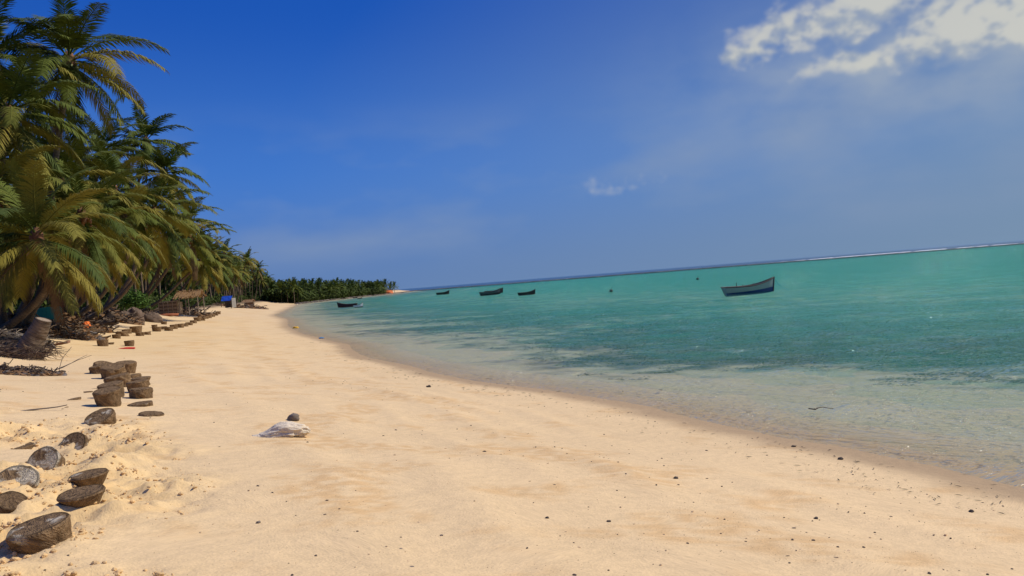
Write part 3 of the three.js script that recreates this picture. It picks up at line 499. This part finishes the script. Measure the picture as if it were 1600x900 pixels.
{
  const post = (o, x, z, h, m = WOOD, r = 0.06) => { const q = mesh('post', trunkGeo([V(0, -0.2, 0), V(0.02, h / 2, 0), V(0, h, 0)], r, r * 0.85, 7, 6, 0), m, o); q.position.set(x, 0, z); };
  const thatch = (w, d, h, s) => { seed(s); const parts = []; for (let i = 0; i < 420; i++) { const sd = i % 2 ? 1 : -1, t = rnd(), x = rr(-0.5, 0.5) * w, g = new THREE.BoxGeometry(0.05, 0.03, rr(0.5, 0.9)); g.rotateY(rr(-0.25, 0.25)); g.rotateX(sd * Math.atan2(h, d / 2) + rr(-0.08, 0.08)); g.translate(x, h * (1 - t) + rr(0, 0.07), sd * t * d / 2); parts.push(g); } return mergeGeometries(parts); };
  // thatched hut with a low woven wall
  const p = hit(252, 492); p.z -= 2; p.y = ground(p.x, p.z); const k = metre(p, 1), o = thing('thatched_hut', 'open hut with low woven wall and brown thatched roof', 'hut', p, 0.1);
  const wall = mesh('woven_wall', new THREE.BoxGeometry(k * 28, k * 19, 0.06), std(C(0.30, 0.21, 0.125), { map: rough }), o); wall.position.set(0, k * 10.5, 0);
  for (let j = 0; j < 7; j++) { const q = mesh('lath', new THREE.BoxGeometry(k * 28.6, k * 1.5, 0.05), j % 2 ? CUT : WOOD, wall); q.position.set(0, (j - 3) * k * 2.7, 0.05); }
  for (const x of [-14, -7, 0, 7, 14]) post(o, x * k, 0.12, k * 20.5, CUT, 0.05);
  const rail = mesh('top_rail', new THREE.BoxGeometry(k * 30, k * 1.6, 0.14), CUT, o); rail.position.set(0, k * 21.2, 0.05);
  const side = mesh('side_wall', new THREE.BoxGeometry(0.06, k * 19, 1.6), std(C(0.27, 0.2, 0.13), { map: rough }), o); side.position.set(k * 14.8, k * 10, -0.85);
  for (const [x, z] of [[17, 0], [45, 0], [17, -2.4], [45, -2.4], [31, 0]]) post(o, x * k, z, k * 26, GREYWOOD, 0.07);
  const roof = mesh('thatch_roof', thatch(k * 40, 3.6, k * 10, 12), std(C(0.26, 0.15, 0.06)), o); roof.position.set(k * 30, k * 25, -1.2);
  const tarp = cloth(271, 488, 8, 18, std(C(0.03, 0.10, 0.30)), 13, 'blue_sheet', 'dark blue sheet hanging between the hut posts', 'sheet', true); tarp.position.z = p.z - 0.6;
  // hut under a blue sheet
  const b = hit(346, 481); b.z -= 3; b.y = ground(b.x, b.z); const s = metre(b, 1), u = thing('blue_roofed_hut', 'small hut under a bright blue sheet roof', 'hut', b, -0.1);
  for (const [x, z] of [[-8, 0], [8, 0], [-8, -2], [8, -2]]) post(u, x * s, z, s * 12, WOOD, 0.07);
  const sheetG = new THREE.PlaneGeometry(s * 17, 1.5, 16, 10), sp = sheetG.attributes.position; for (let i = 0; i < sp.count; i++) sp.setZ(i, 0.08 * nz(sp.getX(i) * 2, sp.getY(i) * 2, 1)); sheetG.computeVertexNormals();
  const sheet = mesh('blue_sheet_roof', sheetG, std(C(0.02, 0.09, 0.55), { side: THREE.DoubleSide, roughness: 0.5 }), u); sheet.position.set(0, s * 15, -0.5); sheet.rotation.x = -0.75;
  const gw = mesh('side_wall', new THREE.BoxGeometry(0.08, s * 15, 2), std(C(0.3, 0.28, 0.25), { map: rough }), u); gw.position.set(s * 9.5, s * 7.5, -1);
  const bw = mesh('back_wall', new THREE.BoxGeometry(s * 17, s * 11, 0.08), std(C(0.12, 0.10, 0.08), { map: rough }), u); bw.position.set(0, s * 6, -2);
  // a brown lean-to farther on
  const e = hit(381, 479.5); e.z -= 4; e.y = ground(e.x, e.z); const ek = metre(e, 1), eo = thing('lean_to', 'low brown shelter near the seaward end of the grove', 'shelter', e);
  const er = mesh('thatch_roof', thatch(ek * 16, 3.2, ek * 3, 15), std(C(0.24, 0.14, 0.07)), eo); er.position.y = ek * 8; for (const x of [-7, 7]) post(eo, x * ek, 0, ek * 9, WOOD, 0.09); const ew = mesh('wall', new THREE.BoxGeometry(ek * 14, ek * 7, 0.08), std(C(0.22, 0.14, 0.09), { map: rough }), eo); ew.position.set(0, ek * 3.5, -0.6);
  // teal fence in the shade at the left
  const t = at(70, 488, 44); t.y = ground(t.x, t.z); const tk = metre(t, 1), to = thing('teal_fence', 'teal painted board fence in the shade behind the leaning trunks', 'fence', t, 0.05), TEAL = std(C(0.01, 0.20, 0.15), { roughness: 0.6 });
  for (let i = 0; i < 9; i++) { const q = mesh('board', new THREE.BoxGeometry(tk * 5.5, tk * 31, 0.04), TEAL, to); q.position.set((i - 4) * tk * 5.8, tk * 15.5 + rr(-0.04, 0.04), 0); }
  const tr = mesh('rail', new THREE.BoxGeometry(tk * 53, tk * 2, 0.05), TEAL, to); tr.position.set(0, tk * 27, -0.06);
  const rh = thing('red_shed', 'dull red slatted shed above the teal fence', 'shed', V(t.x - 0.1, t.y, t.z - 1.6)); for (let i = 0; i < 5; i++) { const q = mesh('slat', new THREE.BoxGeometry(tk * 24, tk * 4, 0.05), std(C(0.20 - 0.02 * (i % 2), 0.05, 0.03), { map: rough }), rh); q.position.set(0, tk * (32 + i * 4.6), 0); } post(rh, -tk * 10, -0.1, tk * 54); post(rh, tk * 10, -0.1, tk * 54);
}
{ // green bush
  const p = hit(213, 501); p.y = ground(p.x, p.z) - 0.02; const r = metre(p, 25); seed(66); const pos = [], idx = [];
  for (let i = 0; i < 4200; i++) { const d = V(rr(-1, 1), rr(-0.3, 1), rr(-1, 1)); if (d.length() > 1) continue; d.multiplyScalar(0.55 + 0.45 * rnd()); const n = 1 + 0.5 * fbm(d.x * 2, d.y * 2, d.z * 2, 2), c = V(d.x * r * n, r * 1.05 + d.y * r * n, d.z * r * 0.7 * n), a = V(rr(-1, 1), rr(-0.4, 0.6), rr(-1, 1)).normalize(), b = V(rr(-1, 1), rr(-1, 1), rr(-1, 1)).cross(a).normalize(), l = rr(0.12, 0.24), k = pos.length / 3; for (const q of [c, c.clone().addScaledVector(a, l * 0.5).addScaledVector(b, l * 0.35), c.clone().addScaledVector(a, l * 0.5).addScaledVector(b, -l * 0.35), c.clone().addScaledVector(a, l)]) pos.push(q.x, q.y, q.z); idx.push(k, k + 2, k + 1, k + 1, k + 2, k + 3); }
  const o = thing('green_bush', 'round bright green bush under the slanting palm trunk', 'bush', p); mesh('crown', geo(pos, idx), leafMat(0.085, 0.16, 0.03), o);
  const st = mesh('stem', mergeGeometries([0, 1, 2, 3].map((i) => stick(r * 1.4, 0.03, 70 + i, 0.3).rotateZ(1.3).rotateY(i * 1.6).translate(0, r * 0.5, 0))), WOOD, o); st.name = 'stem';
}
{ // headland: orange shelter and bank of rocks
  const p = at(606, 456, headDepth(606) + 14); p.y = ground(p.x, p.z, false); const k = metre(p, 1), o = thing('orange_shelter', 'orange sheet shelter under the small palms at the headland tip', 'shelter', p), g = new THREE.SphereGeometry(1, 20, 10, 0, 6.283, 0, 1.57), q = g.attributes.position;
  for (let i = 0; i < q.count; i++) { const n = 1 + 0.3 * nz(q.getX(i) * 2, q.getY(i) * 2, q.getZ(i) * 2); q.setXYZ(i, q.getX(i) * n * k * 8.5, q.getY(i) * n * k * 5.5, q.getZ(i) * n * 3); } g.computeVertexNormals(); mesh('sheet', g, std(C(0.55, 0.14, 0.04)), o); const wl = mesh('low_wall', new THREE.BoxGeometry(k * 14, k * 2.4, 1), std(C(0.42, 0.22, 0.11), { map: rough }), o); wl.position.set(-k * 13, k * 0.8, 1);
  seed(19); const list = []; const rock = new THREE.DodecahedronGeometry(1, 0);
  for (let i = 0; i < 900; i++) { const t = rnd(), a = 25 + t * 5.2, j = Math.min(shore.length - 5, Math.floor(a)), f = a - j, x = lerp(shore[j][0], shore[j + 1][0], f), z = lerp(shore[j][1], shore[j + 1][1], f) - rr(-2, 14), y = Math.max(-0.1, ground(x, z, false)), s = rr(0.25, 0.9); list.push([V(x, y + 0.1 * s, z), V(s * 1.8, s * 0.6, s), new THREE.Euler(rr(-0.3, 0.3), rr(0, 6), 0), C(1, 1, 1).multiplyScalar(rr(0.5, 1.5))]); }
  copies('headland_rocks', rock, std(C(0.14, 0.11, 0.09)), list, 'dark rocks and rubble along the waterline of the far headland', 'rocks');
}
console.log('huts');
// ---------------------------------------------------------------- sack, stones, small things on the sand
{
  const p = hit(434, 684), W = metre(p, 84), H = metre(p, 23), g = new THREE.SphereGeometry(0.5, 72, 44), q = g.attributes.position;
  for (let k = 0; k < q.count; k++) { const a = q.getX(k), b = q.getY(k), c = q.getZ(k), fold = 0.13 * Math.abs(nz(a * 5 + b * 3, b * 6, c * 5 + 2)) + 0.05 * nz(a * 16, b * 14, c * 16) + 0.16 * fbm(a * 3, b * 3, c * 3 + 8, 2), n = 1 - fold * 1.6 + 0.1, low = 1 - 0.62 * sstep(0.02, -0.45, a) + 0.1 * Math.sin((a + 0.1) * 9); q.setXYZ(k, a * n * W * 1.02, Math.max(-0.04, (b * n * low * 1.15 + 0.26 * low) * H), c * n * W * 0.55); } g.computeVertexNormals();
  const o = mesh('white_sack', g, std(C(0.66, 0.55, 0.40), { roughness: 0.8, bumpMap: roughBump, bumpScale: 0.01 })); o.position.copy(p).add(V(0, 0, -W * 0.2)); o.rotation.y = 0.15; tag(o, 'crumpled white sack half sunk in the open sand', 'sack');
  const stone = (px, py, w, c, label, s, flat = 0.6) => { const b = hit(px, py), r = metre(b, w) / 2; const G = new THREE.IcosahedronGeometry(1, 2), Q = G.attributes.position; for (let i = 0; i < Q.count; i++) { const x = Q.getX(i), y = Q.getY(i), z = Q.getZ(i), n = 1 + 0.8 * fbm(x * 1.3 + s * 5, y * 1.3, z * 1.3, 3); Q.setXYZ(i, x * n * r, y * n * r * flat, z * n * r * 0.9); } const m2 = mergeVertices(G.deleteAttribute('normal') && G.deleteAttribute('uv'), 1e-4); m2.computeVertexNormals(); const o2 = mesh('beach_stone', m2, std(c)); o2.position.copy(b).add(V(0, r * flat * 0.55, 0)); tag(o2, label, 'stone'); };
  const dk = C(0.055, 0.04, 0.03), gr = C(0.17, 0.135, 0.105);
  stone(459, 657, 18, gr, 'grey pointed stone right behind the white sack', 1, 0.85);
  stone(670, 605, 7, dk, 'dark husk alone on the sand near the waterline, mid beach', 2);
  stone(1313, 718, 8, dk, 'dark stone at the wet edge on the right', 3); stone(1240, 698, 7, dk, 'dark scrap on wet sand left of the stone at the wet edge', 4, 0.4);
  stone(525, 755, 7, gr, 'small grey stone below the white sack', 5); stone(404, 817, 7, gr, 'small grey stone in the left foreground', 6); stone(642, 888, 11, gr, 'flat grey stone at the bottom edge of the beach', 7, 0.35); stone(626, 859, 8, gr, 'grey chip just above the flat bottom stone', 8, 0.4);
  stone(1518, 800, 8, dk, 'dark stone in the lower right near the weed', 9); stone(1275, 811, 7, dk, 'dark husk in the lower right foreground', 10); stone(1056, 748, 8, dk, 'dark forked scrap right of centre', 11, 0.5); stone(1219, 763, 7, dk, 'dark flat chip between two strand lines on the right', 12, 0.3); stone(855, 810, 6, dk, 'dark pebble in the central foreground', 13); stone(951, 815, 7, dk, 'dark chip right of the central pebble', 14, 0.4);
  stone(757, 707, 6, dk, 'dark pebble in the middle of the open sand', 15); stone(866, 759, 5, dk, 'small dark chip at the centre right sand', 16); stone(690, 837, 6, gr, 'grey chip left of the central foreground pebble', 17, 0.4); stone(26, 575, 8, gr, 'grey stone against the flat dark heap', 18);
  // shells, coral crumbs and bits of husk
  seed(202); const crumb = new THREE.DodecahedronGeometry(1, 0), list = [];
  for (let i = 0; i < 60000 && list.length < 6500; i++) {
    const depth = 4.2 * Math.pow(9, rnd()), x = rr(-0.72, 0.72) * depth, z = -depth, d = inland(x, z); if (d < 0.1 || d > 14) continue;
    const band = 0.12 + sstep(0.05, 0.4, fbm(x * 0.5 + 3, z * 0.5, 2, 4)) + 0.7 * Math.exp(-(((d - 1.0 - 0.4 * nz(x * 0.4, z * 0.4, 2)) / 0.35) ** 2)) + 0.4 * Math.exp(-(((d - 4.3) / 0.7) ** 2)); if (rnd() > band) continue;
    const big = Math.pow(rnd(), 14), s = 0.0022 + 0.0105 * big, dark = rnd() < 0.2 + 0.6 * big; list.push([V(x, ground(x, z) + s * 0.25, z), V(s * rr(1, 2), s * rr(0.4, 0.9), s), new THREE.Euler(rr(-0.4, 0.4), rr(0, 6), 0), dark ? C(0.07, 0.05, 0.035).multiplyScalar(rr(0.6, 2)) : C(0.6, 0.42, 0.24).multiplyScalar(rr(0.5, 1.2))]);
  }
  copies('shell_crumbs', crumb, std(C(1, 1, 1)), list, 'shell crumbs and dark bits of husk strewn over the sand', 'shell crumbs');
  // clods of dug sand round the weights
  seed(505); const clods = [], cg = (() => { const g = new THREE.IcosahedronGeometry(1, 2), q = g.attributes.position; for (let i = 0; i < q.count; i++) { const n = 1 + 0.7 * fbm(q.getX(i) * 1.6, q.getY(i) * 1.6, q.getZ(i) * 1.6, 3); q.setXYZ(i, q.getX(i) * n, q.getY(i) * n, q.getZ(i) * n); } g.computeVertexNormals(); return g; })();
  for (let i = 0; i < 40000 && clods.length < 5200; i++) { const z = -rr(3.8, 13), x = rr(-0.75, -0.2) * -z * 1.0, d = inland(x, z), k = dug(x, z, d); if (k < 0.25 || rnd() > k * sstep(-0.1, 0.25, fbm(x * 1.5, z * 1.5, 31, 3)) + 0.04) continue; const s = 0.003 + 0.017 * Math.pow(rnd(), 5); clods.push([V(x, ground(x, z) + s * 0.15, z), V(s * rr(1, 1.7), s * rr(0.6, 1), s), new THREE.Euler(rr(-0.6, 0.6), rr(0, 6), 0), C(0.66, 0.44, 0.205).multiplyScalar(rr(0.8, 1.08))]); }
  copies('sand_clods', cg, std(C(1, 1, 1), { roughness: 1 }), clods, 'loose clods of dug sand round the concrete weights', 'sand clods');
  // weed thrown up along the waterline
  seed(303); const weed = [], wg = geo([-0.5, 0, 0, -0.1, 0.06, 0.08, 0.1, 0.02, -0.08, 0.5, 0.03, 0.02], [0, 1, 2, 1, 3, 2]);
  for (let i = 0; i < 9000 && weed.length < 520; i++) { const depth = 8 * Math.pow(8, rnd()), p2 = V(rr(-0.4, 0.7) * depth, 0, -depth), d = inland(p2.x, p2.z); if (d < -2.5 || d > 1.9 || rnd() > (d > 0.2 ? 0.9 : 0.15)) continue; const s = rr(0.03, 0.14) * (depth > 18 ? 1.5 : 0.8); p2.y = Math.max(ground(p2.x, p2.z), -0.02) + 0.012; weed.push([p2, V(s, s, s), new THREE.Euler(0, rr(0, 6), 0), C(1, 1, 1).multiplyScalar(rr(0.4, 1.6))]); }
  copies('strand_weed', wg, std(C(0.10, 0.075, 0.035)), weed, 'scraps of brown weed along the waterline', 'weed');
  const tw = level(1283, 641, 0.0), to = mesh('floating_twig', mergeGeometries([stick(0.42, 0.012, 1, 0.3), stick(0.2, 0.01, 2, 0.3).rotateY(0.9).translate(-0.08, 0.03, 0)]), HUSK); to.position.copy(tw); tag(to, 'dark forked twig lying in the clear shallows on the right', 'twig');
  cloth(462, 513, 9, 5, std(C(0.62, 0.36, 0.03)), 21, 'yellow_float', 'yellow float washed up where the far beach meets the water', 'float');
  cloth(502, 529, 8, 4, std(C(0.08, 0.22, 0.42)), 23, 'blue_scrap', 'pale blue plastic scrap at the waterline right of the yellow float', 'scrap');
}
console.log('small');
// ---------------------------------------------------------------- boats
function boat(px, py, wpx, turn, look, label, group) {
  const p = level(px, py, 0), Lx = metre(p, wpx), L = Lx / Math.max(0.35, Math.abs(Math.cos(turn))), o = thing('wooden_boat', label, 'boat', V(p.x, 0, p.z), turn, group);
  const B = L * 0.27, sheer = (u) => (look.tall ?? 1) * L * (0.118 + 0.135 * Math.pow(clamp((u - 0.35) / 0.65), 2.2) + 0.012 * Math.pow(1 - u, 3)), half = (u) => B / 2 * Math.pow(Math.sin(Math.PI * clamp(0.26 + 0.74 * u, 0, 1)), 0.75) * (u > 0.995 ? 0.03 : 1), keel = (u) => -L * 0.045 + L * 0.03 * Math.pow(u, 6);
  const X = (u, v) => L * ((u - 0.5) * 0.98 + 0.035 * (v - 0.4) * (u > 0.5 ? (u - 0.5) * 2 : (u - 0.5) * 2.6));
  const pt = (u, v, sd, inner = 0) => { const y = lerp(keel(u), sheer(u), v), w = Math.max(0.004, half(u) * Math.pow(clamp(v * 1.04 + 0.02), 0.42) - inner); return V(X(u, v), y + inner * 0.8 * (1 - v), sd * w); };
  const skin = (v0f, v1f, inner, nv) => { const pos = [], idx = [], nu = 26; for (const sd of [-1, 1]) { const s = pos.length / 3; for (let i = 0; i <= nu; i++) for (let j = 0; j <= nv; j++) { const u = i / nu, q = pt(u, lerp(v0f(u), v1f(u), j / nv), sd, inner); pos.push(q.x, q.y, q.z); } for (let i = 0; i < nu; i++) for (let j = 0; j < nv; j++) { const a = s + i * (nv + 1) + j, b = a + nv + 1; idx.push(a, b, a + 1, b, b + 1, a + 1); } } return geo(pos, idx); };
  const line = (u) => clamp((L * (0.020 + 0.062 * Math.pow(u, 2.2)) - keel(u)) / (sheer(u) - keel(u)));
  mesh('bottom', skin(() => 0, line, 0, 4), look.low, o); mesh('hull', skin(line, () => 1, 0, 6), look.up, o); mesh('inside', skin(() => 0.12, () => 0.985, L * 0.012, 6), look.inn, o);
  const tr = []; for (let j = 0; j <= 8; j++) for (const sd of [-1, 1]) { const q = pt(0, j / 8, sd); tr.push(q.x, q.y, q.z); } const ti = []; for (let j = 0; j < 8; j++) ti.push(j * 2, j * 2 + 1, j * 2 + 2, j * 2 + 1, j * 2 + 3, j * 2 + 2); mesh('transom', geo(tr, ti), look.up, o);
  for (const sd of [-1, 1]) { const c = []; for (let i = 0; i <= 14; i++) { const q = pt(i / 14, 1, sd); q.y += L * 0.004; c.push(q); } mesh('gunwale', new THREE.TubeGeometry(new THREE.CatmullRomCurve3(c), 30, L * 0.0115, 6), look.rim, o); }
  const st = []; for (let j = 0; j <= 6; j++) { const q = pt(1, j / 6 * 1.05, 0.0); q.z = 0; q.x += L * 0.004; st.push(q); } mesh('stem_post', new THREE.TubeGeometry(new THREE.CatmullRomCurve3(st), 10, L * 0.013, 6), look.rim, o);
  for (const u of look.seats ?? [0.2, 0.45, 0.68]) { const q = mesh('thwart', new THREE.BoxGeometry(L * 0.045, L * 0.009, half(u) * 1.9), look.inn, o); q.position.set(X(u, 0.8), sheer(u) * 0.84, 0); }
  for (const [u, h, sd] of look.posts ?? []) { const q = mesh('post', new THREE.CylinderGeometry(L * 0.0055, L * 0.007, L * h, 6), look.rim, o); q.position.set(X(u, 1), sheer(u) + L * h * 0.4, sd * half(u) * 0.9); }
  if (look.rope) { const b = pt(0.99, 0.95, 0); mesh('mooring_rope', new THREE.TubeGeometry(new THREE.CatmullRomCurve3([b, V(b.x + L * 0.12, b.y * 0.4, 0), V(b.x + L * 0.3, -0.1, 0)]), 12, L * 0.003, 5), look.inn, o); }
  return o;
}
const dark = std(C(0.035, 0.028, 0.025), { roughness: 0.6 }), mainLook = { up: std(C(0.40, 0.43, 0.36), { roughness: 0.55, map: rough }), low: std(C(0.010, 0.035, 0.15), { roughness: 0.5 }), inn: std(C(0.08, 0.24, 0.36), { roughness: 0.7 }), rim: std(C(0.06, 0.025, 0.022), { roughness: 0.6 }), rope: true, posts: [[0.16, 0.02, 1], [0.33, 0.05, 1], [0.55, 0.06, 1], [0.31, 0.09, -1]] };
const darkLook = { up: dark, low: std(C(0.10, 0.03, 0.02)), inn: std(C(0.09, 0.07, 0.055)), rim: std(C(0.05, 0.04, 0.035)), posts: [[0.4, 0.05, 1]] }, greyLook = { up: std(C(0.10, 0.105, 0.10)), low: std(C(0.05, 0.02, 0.02)), inn: std(C(0.16, 0.13, 0.1)), rim: dark, posts: [[0.3, 0.06, 1], [0.6, 0.05, -1]] }, whiteLook = { up: std(C(0.7, 0.69, 0.65)), low: std(C(0.08, 0.05, 0.04)), inn: std(C(0.3, 0.28, 0.25)), rim: dark, posts: [] };
boat(1171, 457, 81, 0.12, mainLook, 'pale hulled wooden boat with blue bottom and raised bow, nearest on the lagoon');
boat(692, 459.4, 20, 0.15, { ...darkLook, posts: [[0.25, 0.25, 1]] }, 'small dark boat anchored leftmost of the line off the beach');
boat(766, 460, 32, 0.2, greyLook, 'grey boat in front of another, middle of the anchored line');
boat(772, 457.8, 28, 0.22, { ...greyLook, up: dark }, 'dark boat half hidden behind the grey one');
boat(823, 460, 27, 0.1, darkLook, 'dark boat with high bow, right of the grey pair');
boat(543, 479, 30, Math.PI + 0.05, { ...darkLook, up: std(C(0.06, 0.025, 0.03)) }, 'long maroon boat lying close to the far beach');
boat(560, 480, 14, 0.3, { ...whiteLook, tall: 1.9 }, 'small white boat at the bow of the maroon one');
boat(562, 466.5, 7, 0.3, darkLook, 'tiny dark boat off the headland, right one of two');
boat(555, 465.6, 7, -0.2, darkLook, 'tiny dark boat off the headland, left one of two');
boat(517, 467.3, 6, 0, darkLook, 'tiny dark boat closest to the headland shore');
function buoy(px, py, w, label) { const p = level(px, py, 0), r = metre(p, w) / 2, o = thing('mooring_buoy', label, 'buoy', V(p.x, 0, p.z)); const g = new THREE.SphereGeometry(r, 16, 12); g.scale(1.1, 0.9, 1); mesh('float', g, dark, o).position.y = r * 0.35; const st = mesh('stick', new THREE.CylinderGeometry(r * 0.09, r * 0.12, r * 2.6, 6), dark, o); st.position.set(r * 0.3, r * 1.6, 0); st.rotation.z = -0.3; }
buoy(955, 455.3, 5, 'dark buoy with a stick, alone between the anchored boats and the pale boat'); buoy(1090, 436.5, 4, 'small dark buoy left of and beyond the pale boat');
console.log('boats');
// ---------------------------------------------------------------- reef and surf on the horizon
{
  seed(404); const rocks = [], foam = [], rock = new THREE.DodecahedronGeometry(1, 0), blob = (() => { const g = new THREE.IcosahedronGeometry(1, 1), q = g.attributes.position; for (let i = 0; i < q.count; i++) { const n = 1 + 0.4 * nz(q.getX(i) * 2, q.getY(i) * 2, q.getZ(i) * 2); q.setXYZ(i, q.getX(i) * n, q.getY(i) * n, q.getZ(i) * n); } return g; })();
  for (let i = 0; i < 2600; i++) { const px = lerp(640, 1640, Math.pow(rnd(), 0.8)), depth = 740 + rr(0, 60), x = (px - 800) / F * depth, z = -depth, s = rr(0.5, 1.3); rocks.push([V(x, -0.1, z), V(s * rr(2, 7), s * 0.5, s * 1.5), new THREE.Euler(0, rr(-0.3, 0.3), 0), C(1, 1, 1).multiplyScalar(rr(0.5, 1.6))]); }
  for (let i = 0; i < 2600; i++) { const px = lerp(660, 1640, Math.pow(rnd(), 0.6)), k = sstep(1150, 1330, px) * (1 - 0.6 * sstep(1540, 1600, px)), gap = nz(px * 0.021, 1, 5) + nz(px * 0.09, 4, 2); if (k < 0.5 && gap < 0.12) continue; if (k >= 0.5 && gap < -0.12 + 0.3 * nz(px * 0.2, 8, 1)) continue; const depth = 808 + rr(0, 30), s = rr(0.2, 0.5) * (0.5 + 1.1 * k); foam.push([V((px - 800) / F * depth, 0.1, -depth), V(s * rr(2.5, 7), s, s * 2), new THREE.Euler(0, rr(-0.2, 0.2), 0)]); }
  copies('reef_rocks', rock, std(C(0.085, 0.075, 0.07)), rocks, 'dark reef flat standing out of the water along the horizon', 'reef');
  copies('surf', blob, std(C(0.8, 0.82, 0.82)), foam, 'white surf breaking on the outer reef', 'surf');
}
{ let n = 0; scene.traverse((o) => { if (o.isMesh && !o.isInstancedMesh) n += (o.geometry.index ? o.geometry.index.count : o.geometry.attributes.position.count) / 3; }); console.log('triangles', n); }
renderer.render(scene, camera);
